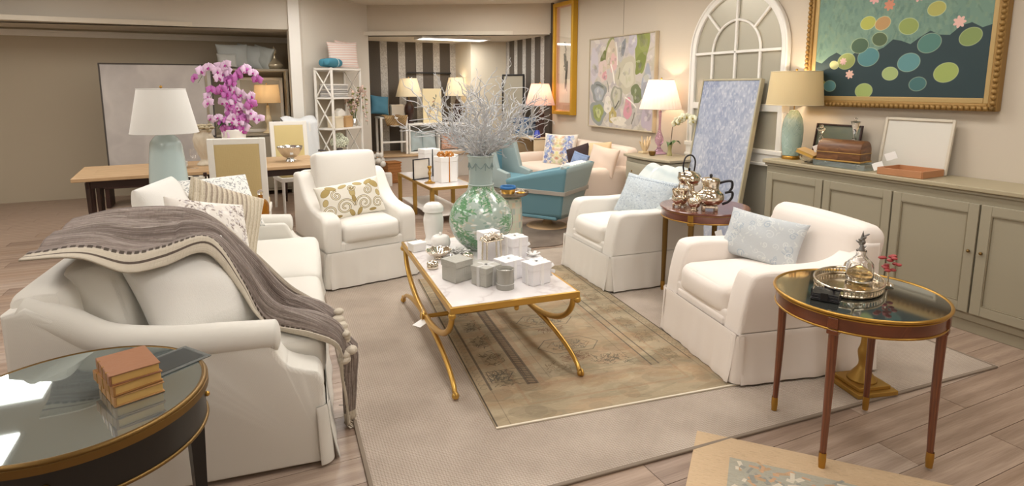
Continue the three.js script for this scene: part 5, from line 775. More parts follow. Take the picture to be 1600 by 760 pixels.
{ const t = thing('carved_urn', 'pale carved stone urn on the dining table behind the lamp', 'urn', [-0.27, 0.761, -7.22]); const g = lathe([[0, 0], [0.07, 0], [0.075, 0.02], [0.04, 0.06], [0.06, 0.12], [0.095, 0.22], [0.1, 0.3], [0.075, 0.36], [0.09, 0.39], [0, 0.38]], 36); const p = g.attributes.position; for (let i = 0; i < p.count; i++) { const a = Math.atan2(p.getZ(i), p.getX(i)), k = 1 + 0.07 * Math.sin(a * 9) * Math.sin(p.getY(i) * 40); p.setX(i, p.getX(i) * k); p.setZ(i, p.getZ(i) * k); } g.computeVertexNormals(); part('urn', g, S(0xcfc5b2, 0.8, { bumpMap: coarseN, bumpScale: 0.006 }), t); const lv = []; for (let k = 0; k < 26; k++) { const a = k * 2.4, r = 0.1 * Math.sqrt(k / 26); lv.push(new THREE.SphereGeometry(0.03, 8, 6).scale(1, 0.6, 1).translate(r * Math.cos(a), 0.4 + 0.03 * Math.sin(k * 3), r * Math.sin(a))); } part('dried_blooms', lv, S(0xb9ad90, 0.85), t); }
for (let k = 0; k < 5; k++) solo('plate', ['lowest', 'second lowest', 'middle', 'second highest', 'topmost'][k] + ' white plate in the stack on the dining table', 'plate', lathe([[0, 0.004], [0.07, 0.005], [0.1, 0.014], [0.13, 0.018], [0.13, 0.021], [0.1, 0.018], [0.07, 0.01], [0, 0.009]], 40), M.whiteGloss, [-0.56, 0.76 + k * 0.012, -7.05], 0, 'plates on the dining table');
solo('fruit_bowl', 'orange glass bowl on the stacked white plates', 'bowl', lathe([[0, 0.002], [0.03, 0.002], [0.07, 0.03], [0.085, 0.06], [0.08, 0.06], [0.06, 0.03], [0, 0.012]], 32), PH(0xd99a55, 0.1, { transmission: 0.4, thickness: 0.02 }), [-0.56, 0.826, -7.05]);
for (const [k, x, z] of [[0, -0.36, -6.95], [1, -0.14, -7.0], [2, 0.3, -7.1]]) solo('stemware', ['clear wine glass beside the stacked plates', 'clear wine glass before the carved urn', 'clear wine glass right of the pink orchid'][k], 'glass', lathe([[0, 0.002], [0.035, 0.002], [0.035, 0.004], [0.006, 0.008], [0.004, 0.09], [0.02, 0.11], [0.038, 0.15], [0.034, 0.2], [0.032, 0.2], [0.036, 0.15], [0.018, 0.113], [0, 0.105]], 24), M.glassPane, [x, 0.761, z]);
{ const t = thing('bottle', 'amber glass decanter on a small white stool behind the sofa arm', 'bottle', [0.19, 0.501, -5.32]); part('body', lathe([[0, 0], [0.05, 0], [0.06, 0.02], [0.062, 0.12], [0.045, 0.16], [0.02, 0.18], [0.018, 0.21], [0, 0.21]], 28), PH(0xc07f1d, 0.08, { transmission: 0.6, thickness: 0.08, ior: 1.45 }), t); part('stopper', sph(0.024, 0, 0.23, 0, 14), M.glass, t);
  const s = thing('stool', 'small white stool behind the far sofa arm holding the amber decanter', 'stool', [0.19, 0, -5.32]); part('seat', rb(0.3, 0.03, 0.3, 0, 0.485, 0, 0.006), M.white, s); for (const a of [-1, 1]) for (const b of [-1, 1]) part('leg', rb(0.03, 0.47, 0.03, a * 0.12, 0.235, b * 0.12, 0.005), M.white, s); }
{ // niche cabinet with shelf
  const paint = S(0x9c927f, 0.6), t = thing('display_cabinet', 'tall open grey cabinet in the left niche with silver pillows on top', 'cabinet', [0.27, 0, -9.75]), W = 1.1, H = 1.85, D = 0.55;
  for (const s of [-1, 1]) part('side_panel', rb(0.03, H, D, s * (W / 2 - 0.015), H / 2, 0, 0.004), paint, t); part('back_panel', rb(W - 0.06, H, 0.02, 0, H / 2, -D / 2 + 0.01, 0.003), paint, t); part('cabinet_top', rb(W + 0.02, 0.03, D + 0.02, 0, H - 0.005, 0, 0.005), paint, t); for (const y of [0.08, 0.905]) part('shelf', rb(W - 0.06, 0.03, D - 0.02, 0, y, 0, 0.004), paint, t); for (const s of [-1, 1]) part('door', rb(W / 2 - 0.04, 0.78, 0.02, s * (W / 4 - 0.01), 0.49, D / 2 - 0.01, 0.004), paint, t);
}
for (const [k, x, r, w, z, m] of [[0, 0.1, 0.1, 0.42, -9.66, 0xa3a6a2], [1, 0.34, -0.15, 0.4, -9.72, 0x9b9f9c], [2, 0.02, 0.05, 0.26, -9.56, 0xb4b4ae]]) pillowThing(['silver grey square pillow at the left on the niche cabinet', 'silver grey pillow tilted in the middle on the niche cabinet', 'small pale silver pillow before the others on the niche cabinet'][k], w, k === 2 ? 0.2 : 0.36, 0.13, PH(m, 0.5, { sheen: 0.6, bumpMap: linenB, bumpScale: 0.001 }), [x, 1.87 + (k === 2 ? 0.1 : 0.165), z], [-0.22, r, [0.03, -0.12, 0][k]]);
pillowThing('silver grey pillow leaning at the right on the niche cabinet', 0.32, 0.34, 0.12, PH(0x9b9f9a, 0.5, { sheen: 0.6 }), [0.49, 2.03, -9.7], [-0.2, -0.5, -0.25]);
{ const t = thing('mercury_bottle', 'mercury glass bottle with ball stopper on the niche cabinet', 'bottle', [0.66, 1.861, -9.68]); part('body', lathe([[0, 0], [0.08, 0], [0.115, 0.03], [0.12, 0.07], [0.08, 0.11], [0.035, 0.15], [0.026, 0.2], [0.034, 0.22], [0, 0.22]], 32), M.mercury, t); part('stopper', [lathe([[0, 0.22], [0.03, 0.225], [0.04, 0.255], [0.03, 0.29], [0.012, 0.32], [0, 0.345]], 24)], M.mercury, t); }
{ const t = thing('framed_mirror', 'white square mirror frame standing in the niche cabinet behind the lamp', 'frame', [0.45, 0.922, -9.9]); const W = 0.6, H = 0.82; part('frame', [rb(0.045, H, 0.03, -W / 2, H / 2, 0, 0.006), rb(0.045, H, 0.03, W / 2, H / 2, 0, 0.006), rb(W, 0.045, 0.03, 0, H - 0.022, 0, 0.006), rb(W, 0.045, 0.03, 0, 0.022, 0, 0.006)], M.white, t); part('mirror_glass', bx(W - 0.04, H - 0.06, 0.008, 0, H / 2, -0.005), M.antiqueMirror, t); }
for (let k = 0; k < 3; k++) { const t = thing('book', ['dark red leather book at the bottom of the pile in the niche', 'dark red leather book in the middle of the pile in the niche', 'dark red leather book topmost of the pile in the niche'][k], 'book', [0.715, 0.921 + k * 0.06, -9.56], [4, -6, 10][k], 'dark books in the niche'); part('cover', [rb(0.24, 0.006, 0.17, 0, 0.003, 0, 0.002), rb(0.24, 0.006, 0.17, 0, 0.055, 0, 0.002), rb(0.24, 0.058, 0.008, 0, 0.029, -0.084, 0.003)], S([0x3c1d1a, 0x46221c, 0x351a19][k], 0.5), t); part('pages', rb(0.228, 0.046, 0.158, 0, 0.029, 0.0, 0.002), S(0x6d5644, 0.8), t); }
{ // large grey panel leaning in the niche
  const tx = dataTex(256, 256, (u, v) => mix([178, 172, 168], [202, 196, 190], Math.min(1, Math.max(0, 1.6 * fbm(u, v) - 0.4 + 0.25 * Math.pow(Math.abs(Math.sin(u * 9 + 2 * NZ[1](u * 8, v * 8))), 14)))));
  const t = thing('canvas_painting', 'large pale grey abstract canvas standing in the left niche', 'painting', [-0.85, 0.3, -9.5]); part('canvas', bx(1.3, 1.6, 0.03, 0, 0.8, 0), S(0xffffff, 0.85, { map: tx }), t); part('frame', [rb(1.33, 0.018, 0.045, 0, 1.605, 0, 0.004), rb(0.018, 1.62, 0.045, 0.657, 0.8, 0, 0.004), rb(0.018, 1.62, 0.045, -0.657, 0.8, 0, 0.004), rb(1.33, 0.018, 0.045, 0, -0.005, 0, 0.004)], S(0x4a443e, 0.6), t);
  const b = thing('console_bench', 'low dark console holding the grey canvas in the niche', 'console', [-0.85, 0, -9.5]); part('top', rb(1.5, 0.03, 0.4, 0, 0.277, 0, 0.005), M.darkWood, b); for (const s of [-1, 1]) part('leg', rb(0.05, 0.26, 0.36, s * 0.68, 0.13, 0, 0.005), M.darkWood, b);
}
{ // white wing chair with dark arms
  const t = thing('armchair', 'dark wood armchair under a white dust cloth beside the white etagere', 'armchair', [0.93, 0, -8.66], 14), W = 0.44;
  part('backrest', uvm(cushion(W - 0.06, 0.62, 0.09, 0.035, 0, 0.012)), M.whiteCotton, t).position.set(0, 0.82, -0.2); part('seat', uvm(cushion(W, 0.1, 0.46, 0.035, 0.015)), M.whiteCotton, t).position.set(0, 0.46, 0.03);
  for (const s of [-1, 1]) { part('back_post', taper([[s * (W / 2), 1.12, -0.25], [s * (W / 2), 0.8, -0.21], [s * W / 2, 0.45, -0.2], [s * W / 2, 0, -0.25]], [0.014, 0.016, 0.018, 0.014], 16, 8), M.darkWood, t); part('arm', tube([[s * W / 2, 0.7, -0.2], [s * (W / 2 + 0.02), 0.71, 0.05], [s * (W / 2 + 0.01), 0.69, 0.17], [s * W / 2, 0.6, 0.18], [s * W / 2, 0.44, 0.14]], 0.014, 26, 8), M.darkWood, t); part('leg', taper([[s * W / 2, 0.44, 0.2], [s * W / 2, 0, 0.22]], [0.02, 0.013], 6, 8), M.darkWood, t); }
  part('cloth', sheet((u, v) => { const x = (u - 0.5) * (W + 0.04), w = 0.012 * Math.sin(u * 21 + v * 3); return v < 0.5 ? [x, 0.62 + v * 1.12 + w * 0.3, -0.12 - 0.06 * v + w] : [x, 1.18 + 0.02 * Math.sin(u * 9) - (v - 0.5) * 1.0, -0.27 - 0.03 * (v - 0.5) + w]; }, 24, 24, 0.006), S(0xdfe2e4, 0.9), t);
}
// ---------------------------------------------------------------- white etagere with crossed sides
{
  const t = thing('etagere', 'white etagere with crossed lattice sides against the rear wall', 'shelf unit', [1.47, 0, -9.05], 39.7), W = 0.64, D = 0.33, H = 1.87, ys = [0.1, 0.55, 1.0, 1.44, 1.85];
  for (const a of [-1, 1]) for (const b of [-1, 1]) part('post', rb(0.028, H, 0.028, a * (W / 2 - 0.014), H / 2, b * (D / 2 - 0.014), 0.004), M.white, t);
  for (const y of ys) part('shelf', rb(W, 0.025, D, 0, y, 0, 0.004), M.white, t);
  for (const a of [-1, 1]) for (let k = 0; k < 4; k++) { const y0 = ys[k], y1 = ys[k + 1], L = Math.hypot(y1 - y0, D - 0.03), an = Math.atan2(D - 0.03, y1 - y0); for (const s of [-1, 1]) part('lattice_bar', rb(0.014, L, 0.018, 0, 0, 0, 0.003).rotateX(s * an).translate(a * (W / 2 - 0.014), (y0 + y1) / 2, 0), M.white, t); }
  part('back_panel', rb(W - 0.03, H - 0.1, 0.008, 0, H / 2, -D / 2 + 0.006, 0.002), S(0xb0a695, 0.7), t);
}
const eta = (x, z) => { const a = 39.7 * D2R; return [1.47 + x * Math.cos(a) + z * Math.sin(a), -9.05 - x * Math.sin(a) + z * Math.cos(a)]; };
const onEta = (x, y, z) => { const [p, q] = eta(x, z); return [p, y, q]; };
for (let k = 0; k < 6; k++) solo('folded_linen', ['folded grey white linen at the bottom of the etagere stack', 'folded grey white linen, second from bottom of the etagere stack', 'folded grey white linen, third from bottom of the etagere stack', 'folded grey white linen, third from top of the etagere stack', 'folded grey white linen, second from top of the etagere stack', 'folded grey white linen topmost of the etagere stack'][k], 'linen', [cushion(0.34, 0.03, 0.24, 0.014, 0.004)], k % 2 ? S(0xcfccc6, 0.95) : S(0xa9a7a4, 0.95), onEta(-0.1 + 0.008 * (k % 3), 1.47 + k * 0.031, 0), 39.7, 'folded linens on the etagere');
for (let k = 0; k < 2; k++) solo('storage_box', ['cream box on the middle etagere shelf', 'tan box on the middle etagere shelf'][k], 'box', [rb(0.17, 0.16, 0.16, 0, 0.08, 0, 0.006), rb(0.176, 0.03, 0.166, 0, 0.15, 0, 0.005)], k ? S(0xc59f6f, 0.7) : S(0xdccfb5, 0.7), onEta(-0.14 + 0.2 * k, 1.014, 0.04), 39.7 + 6 * k);
solo('storage_box', 'small white house shaped box atop the tan and cream boxes', 'box', [ext([[-0.08, 0], [0.08, 0], [0.08, 0.06], [0, 0.11], [-0.08, 0.06]], 0.1, 0.004)], M.white, onEta(-0.05, 1.18, 0.04), 39.7);
{ const t = thing('hydrangeas', 'pale green white hydrangeas in a dark vase on the etagere', 'flowers', onEta(-0.12, 0.564, 0.08)); part('vase', lathe([[0, 0], [0.04, 0], [0.055, 0.06], [0.045, 0.13], [0.035, 0.15], [0, 0.15]], 24), S(0x4a4448, 0.3), t); for (const [x, y, z] of [[-0.07, 0.24, 0.02], [0.06, 0.25, 0.03], [0, 0.31, -0.01], [0.0, 0.22, 0.09]]) { const f = []; for (let k = 0; k < 46; k++) { const a = k * 2.4, b = Math.acos(1 - 1.7 * (k + 0.5) / 46), r = 0.062; f.push(new THREE.IcosahedronGeometry(0.014, 0).translate(x + r * Math.sin(b) * Math.cos(a), y + r * Math.cos(b), z + r * Math.sin(b) * Math.sin(a))); } part('bloom', f, S(0xdde0cb, 0.8), t); } part('leaves', [0, 1, 2, 3, 4].map(k => new THREE.SphereGeometry(0.05, 8, 5).scale(1, 0.15, 0.5).translate(0.07, 0.18, 0).rotateY(k * 1.26)), M.leafDark, t); }
{ const t = thing('flower_spray', 'pink and green artificial blossom spray at the right of the etagere', 'flowers', onEta(0.2, 1.014, 0.1)); const br = [], lf = [], fl = []; for (let i = 0; i < 9; i++) { const a = i * 2.4, p = [[0, 0.0, 0], [0.04 * Math.cos(a), 0.25, 0.04 * Math.sin(a)], [0.14 * Math.cos(a), 0.4 + 0.2 * rnd(), 0.12 * Math.sin(a)], [0.2 * Math.cos(a), 0.42 + 0.2 * rnd() - 0.2 * (i % 3), 0.16 * Math.sin(a)]]; br.push(taper(p, [0.004, 0.002], 14, 5)); const c = new THREE.CatmullRomCurve3(vec(p)); for (let k = 0; k < 12; k++) { const q = c.getPointAt(0.35 + 0.65 * k / 12); (k % 3 ? fl : lf).push(new THREE.SphereGeometry(rr(0.018, 0.03), 6, 4).scale(1, 0.5, 1).rotateX(rnd() * 3).rotateY(rnd() * 6).translate(q.x + rr(-0.02, 0.02), q.y, q.z + rr(-0.02, 0.02))); } } part('stems', br, M.stem, t); part('leaves', lf, S(0x8a8a55, 0.7), t); part('blossoms', fl, S(0xd8bdb0, 0.8), t); part('vase', lathe([[0, 0], [0.04, 0], [0.05, 0.05], [0.03, 0.12], [0, 0.12]], 20), M.chrome, t); }
{ const bol = (label, x, z, r) => { const t = thing('bolster', label, 'bolster', onEta(x, 1.9625, z), r); part('cover', lathe([[0, -0.19], [0.02, -0.19], [0.05, -0.17], [0.062, -0.08], [0.062, 0.08], [0.05, 0.17], [0.02, 0.19], [0, 0.19]], 24).rotateZ(PI / 2).translate(0, -0.02, 0), S(0x3f7f93, 0.85, { bumpMap: coarseN, bumpScale: 0.004 }), t); part('tie', new THREE.TorusGeometry(0.063, 0.006, 6, 24).rotateY(PI / 2).translate(0.05, -0.02, 0), S(0xb7ccd0, 0.8), t); }; bol('front teal bolster cushion with tie lying on the white etagere', -0.18, 0.08, 50); bol('rear teal bolster cushion with tie lying on the white etagere', -0.08, -0.06, 36); }
pillowThing('pink and white striped pillow standing on the white etagere', 0.46, 0.4, 0.13, fab(pillowTex.ticking), onEta(0.15, 2.055, -0.02), [-0.08, 39.7 * D2R - 0.45, 0.03]);
pillowThing('pink and white striped pillow behind the other striped one on the etagere', 0.4, 0.42, 0.12, fab(pillowTex.ticking), onEta(0.32, 2.07, -0.1), [-0.08, 39.7 * D2R - 0.2, -0.05]);
{ const t = thing('storage_box', 'yellow brass box on the lower etagere shelf', 'box', onEta(-0.05, 0.114, 0.05), 39.7); part('box', rb(0.4, 0.2, 0.2, 0, 0.1, 0, 0.006), S(0xc7a85d, 0.4), t); part('lid', rb(0.41, 0.03, 0.21, 0, 0.205, 0, 0.006), S(0xd0b56b, 0.4), t); }
// ---------------------------------------------------------------- rear alcove on the platform (its top is at y = 0.42)
{
  const PY = 0.42, t = thing('tall_table', 'tall white side table with brown throw on the alcove platform', 'table', [2.6, PY, -10.52]), H = 0.66; part('table_top', rb(0.5, 0.03, 0.4, 0, H - 0.015, 0, 0.005), M.white, t); for (const a of [-1, 1]) for (const b of [-1, 1]) part('leg', rb(0.04, H - 0.03, 0.04, a * 0.225, (H - 0.03) / 2, b * 0.175, 0.005), M.white, t); part('stretcher', [rb(0.42, 0.03, 0.02, 0, 0.22, 0.175, 0.004)], M.white, t);
  solo('throw_blanket', 'brown patterned throw draped over the tall white alcove table', 'throw', sheet((u, v) => { const x = (u - 0.5) * 0.42, f = Math.max(0, v - 0.55); return [x * (1 - 0.6 * f) + 0.03, PY + H + 0.013 + 0.012 * Math.sin(u * 11) * Math.sin(v * 8) - (f > 0 ? f * 0.38 : 0), f > 0 ? 0.205 + 0.02 * Math.sin(u * 9) : -0.16 + v * 0.66]; }, 20, 20, 0.01), S(0xffffff, 0.95, { map: dataTex(128, 128, (u, v) => mix([96, 72, 44], [176, 148, 104], fbm(u, v) * 1.5 - 0.3 + 0.3 * ((u * 9 + v * 9) % 1 > 0.5))) }), [2.6, 0.0, -10.52]);
  pillowThing('solid teal blue pillow standing on the tall white alcove table', 0.34, 0.34, 0.12, S(0x47788d, 0.85), [2.42, PY + H + 0.2, -10.62], [-0.25, 0.2, -0.12]);
  solo('storage_box', 'cream box behind the brown throw on the tall alcove table', 'box', [rb(0.22, 0.2, 0.14, 0, 0.1, 0, 0.006), rb(0.226, 0.03, 0.146, 0, 0.19, 0, 0.005)], S(0xd9d1c2, 0.7), [2.73, PY + H, -10.63]);
  const c = thing('cubby_console', 'low white cubby console holding pillows in the alcove', 'console', [3.42, PY, -10.52]), W = 1.12, HH = 0.53, D = 0.4; for (const y of [0.015, HH - 0.015]) part('shelf', rb(W, 0.03, D, 0, y, 0, 0.004), M.white, c); for (const x of [-W / 2 + 0.015, 0, W / 2 - 0.015]) part('divider', rb(0.03, HH - 0.06, D, x, HH / 2, 0, 0.004), M.white, c); part('back_panel', rb(W, HH, 0.012, 0, HH / 2, -D / 2 + 0.006, 0.002), M.white, c);
  for (let k = 0; k < 2; k++) pillowThing(['pale blue pillow at the left inside the alcove console', 'pale blue pillow beside it inside the alcove console'][k], 0.26, 0.36, 0.11, S(0xb3c2c4, 0.9), [3.02 + 0.24 * k, PY + 0.22, -10.45], [-0.12, 0.25 - 0.3 * k, 0.05]);
  pillowThing('coral floral pillow in the right half of the alcove console', 0.4, 0.3, 0.11, fab(pillowTex.floral, { color: 0xf0c4ae }), [3.68, PY + 0.19, -10.45], [-0.12, 0.1, 0]);
  const bt = canvasTex(256, 384, (x, w, h) => { x.fillStyle = '#dccda6'; x.fillRect(0, 0, w, h); x.strokeStyle = '#66624a'; x.lineWidth = 4; x.beginPath(); x.moveTo(60, 330); x.quadraticCurveTo(130, 210, 190, 80); x.stroke(); for (let k = 0; k < 12; k++) { const X = 70 + k * 10, Y = 310 - k * 19; x.fillStyle = k % 3 ? '#75786a' : '#a9836b'; x.save(); x.translate(X, Y); x.rotate(k); x.beginPath(); x.ellipse(18, 0, 20, 7, 0, 0, 7); x.fill(); x.restore(); } });
  const p = thing('botanical_print', 'cream botanical print leaning between the two alcove lamps', 'print', [3.4, 0.951, -10.62]); const g = part('canvas', bx(0.36, 0.62, 0.025, 0, 0.31, 0), S(0xffffff, 0.8, { map: bt }), p); g.rotation.x = -0.06;
  const pedd = thing('wicker_basket', 'brown wicker basket on the floor before the alcove platform', 'basket', [2.42, 0, -9.86], 12); part('body', [rb(0.24, 0.34, 0.22, 0, 0.17, 0, 0.02), ...[0.05, 0.1, 0.15, 0.2, 0.25, 0.3].map(y => rb(0.25, 0.02, 0.23, 0, y, 0, 0.008))], S(0xa9723f, 0.8, { bumpMap: weaveB, bumpScale: 0.004 }), pedd); part('rim', rb(0.26, 0.03, 0.24, 0, 0.345, 0, 0.012), S(0x96622f, 0.8), pedd);
  const wb = thing('drawer_box', 'small white drawer box with black knob on the floor left of basket', 'box', [2.2, 0, -9.62], -10); part('box', rb(0.3, 0.2, 0.24, 0, 0.1, 0, 0.006), M.white, wb); part('drawer', rb(0.26, 0.15, 0.012, 0, 0.1, 0.122, 0.004), M.white, wb); part('knob', sph(0.014, 0, 0.1, 0.14, 8), M.black, wb);
  solo('picture_rail', 'thin dark rail across the striped wallpaper behind the lamps', 'rail', [rb(0.85, 0.025, 0.025, 0, 0, 0, 0.006), ...[-0.4, 0.4].map(x => cyl(0.01, 0.01, 0.06, 0, 0, 0, 8).rotateX(PI / 2).translate(x, 0, -0.04))], M.blackMatte, [3.45, 1.86, -10.93]);
  const cl = []; for (let i = 0; i < 40; i++) cl.push(new THREE.IcosahedronGeometry(rr(0.03, 0.06), 1).translate(rr(-0.16, 0.16), 0.05 + rr(0, 0.2), rr(-0.1, 0.1))); const pl = thing('white_foliage', 'clump of frosted white artificial foliage left of the basket', 'foliage', [1.98, 0.3, -9.35]); part('leaves', cl, S(0xcfcbc2, 0.9), pl); const pb = part('planter', lathe([[0, -0.3], [0.1, -0.3], [0.14, -0.15], [0.15, 0.03], [0.13, 0.03], [0, 0.02]], 24), S(0x5c524a, 0.7), pl);
}
// ---------------------------------------------------------------- right rear, by the pink lamp
{
  const c = thing('cabinet', 'cream open cabinet under the pink shaded lamp', 'cabinet', [4.42, 0, -8.55]), W = 0.9, H = 0.82, D = 0.42; for (const y of [0.1, 0.45, H - 0.015]) part('shelf', rb(D, 0.03, W, 0, y, 0, 0.004), S(0xd9c7a9, 0.6), c); for (const z of [-1, 1]) part('side_panel', rb(D, H - 0.02, 0.03, 0, H / 2, z * (W / 2 - 0.015), 0.004), S(0xd9c7a9, 0.6), c); part('back_panel', rb(0.015, H - 0.05, W - 0.04, D / 2 - 0.01, H / 2, 0, 0.002), S(0xa8906c, 0.6), c); part('drawer', rb(0.02, 0.3, W - 0.08, -D / 2 + 0.02, 0.28, 0, 0.004), S(0xd9c7a9, 0.6), c);
  for (let k = 0; k < 3; k++) solo('folded_denim', ['folded blue denim at the bottom beside the pink lamp', 'folded blue denim in the middle beside the pink lamp', 'folded blue denim on top beside the pink lamp'][k], 'textile', cushion(0.3, 0.09, 0.36, 0.035, 0.012), S([0x5f7896, 0x76899f, 0x4f6788][k], 0.9), [4.4, H + 0.046 + k * 0.092, -8.78], 6 * k, 'folded denim on the cream cabinet');
  solo('glass_vase', 'cobalt blue glass vase at the foot of the pink lamp', 'vase', lathe([[0, 0], [0.04, 0], [0.055, 0.04], [0.04, 0.09], [0.03, 0.11], [0.026, 0.11], [0, 0.02]], 24), PH(0x2a3fae, 0.1, { clearcoat: 0.8 }), [4.29, H, -8.16]);
  const m = thing('floor_mirror', 'slim mirror with black frame standing in the alcove by the wall', 'mirror', [4.42, 0, -9.3], -62); m.children; part('frame', [rb(0.03, 1.75, 0.03, -0.22, 0.92, 0, 0.006), rb(0.03, 1.75, 0.03, 0.22, 0.92, 0, 0.006), rb(0.46, 0.03, 0.03, 0, 1.8, 0, 0.006), rb(0.46, 0.03, 0.03, 0, 0.06, 0, 0.006), rb(0.46, 0.05, 0.2, 0, 0.025, 0, 0.01)], M.blackMatte, m); part('mirror_glass', bx(0.42, 1.72, 0.008, 0, 0.93, 0), M.antiqueMirror, m);
}
// --- boxes and small things on the rear brass table (top y = 0.45)
{
  const gb = (label, pos, h, bow) => { const t = thing('gift_box', label, 'box', pos, 8); part('box', rb(0.22, h, 0.2, 0, h / 2, 0, 0.006), M.paper, t); part('lid', rb(0.228, 0.06, 0.208, 0, h - 0.02, 0, 0.006), M.paper, t); part('ribbon', [rb(0.014, h + 0.012, 0.212, 0, h / 2 + 0.004, 0, 0.002)], bow ? S(0xb97a2e, 0.5) : M.black, t); if (bow) { const lo = []; for (let k = 0; k < 7; k++) { const a = k * 0.9; lo.push(tube([[0, h + 0.01, 0], [0.07 * Math.cos(a), h + 0.06, 0.07 * Math.sin(a)], [0.1 * Math.cos(a + 0.3), h + 0.02, 0.1 * Math.sin(a + 0.3)], [0, h + 0.01, 0]], 0.011, 18, 6)); } part('bow', lo, S(0xb97a2e, 0.5), t); } };
  gb('tall white box with amber bow on the rear brass table', [2.36, 0.4505, -6.9], 0.3, true); gb('tall white box with dark ribbon on the rear brass table', [2.48, 0.4505, -7.2], 0.29, false); gb('white box at the back of the rear brass table', [2.34, 0.4505, -7.5], 0.34, false);
  const f = thing('framed_photo', 'black edged photo frame on the rear brass table', 'frame', [2.14, 0.4505, -7.2], 20); part('frame', [rb(0.012, 0.26, 0.02, -0.12, 0.13, 0, 0.003), rb(0.012, 0.26, 0.02, 0.12, 0.13, 0, 0.003), rb(0.25, 0.012, 0.02, 0, 0.254, 0, 0.003), rb(0.25, 0.012, 0.05, 0, 0.006, 0, 0.003)], M.black, f); part('picture', bx(0.23, 0.24, 0.006, 0, 0.13, 0), S(0xd9d2c6, 0.5), f);
  solo('candlestick', 'short brass candlestick at the front of the rear brass table', 'candlestick', lathe([[0, 0], [0.06, 0], [0.062, 0.01], [0.02, 0.03], [0.012, 0.08], [0.022, 0.12], [0.012, 0.16], [0.026, 0.19], [0.022, 0.21], [0, 0.2]], 26), M.brass, [2.14, 0.4505, -6.85]);
}
// hide rug under the tub chair
solo('hide_rug', 'grey brown hide rug on the floor under the blue tub chair', 'rug', (() => { const s = new THREE.Shape(); for (let k = 0; k <= 60; k++) { const a = k / 60 * 2 * PI, r = 0.62 + 0.06 * Math.sin(3 * a) + 0.04 * Math.sin(7 * a + 1); const x = r * 1.1 * Math.cos(a), y = r * 0.75 * Math.sin(a); k ? s.lineTo(x, y) : s.moveTo(x, y); } return uvm(ext(s, 0.008, 0.003).rotateX(PI / 2).translate(0, 0.0045, 0)); })(), S(0xffffff, 0.95, { map: dataTex(128, 128, (u, v) => mix([92, 80, 70], [150, 136, 122], fbm(u, v))), bumpMap: coarseN, bumpScale: 0.006 }), [3.02, 0.0, -5.62], 20);
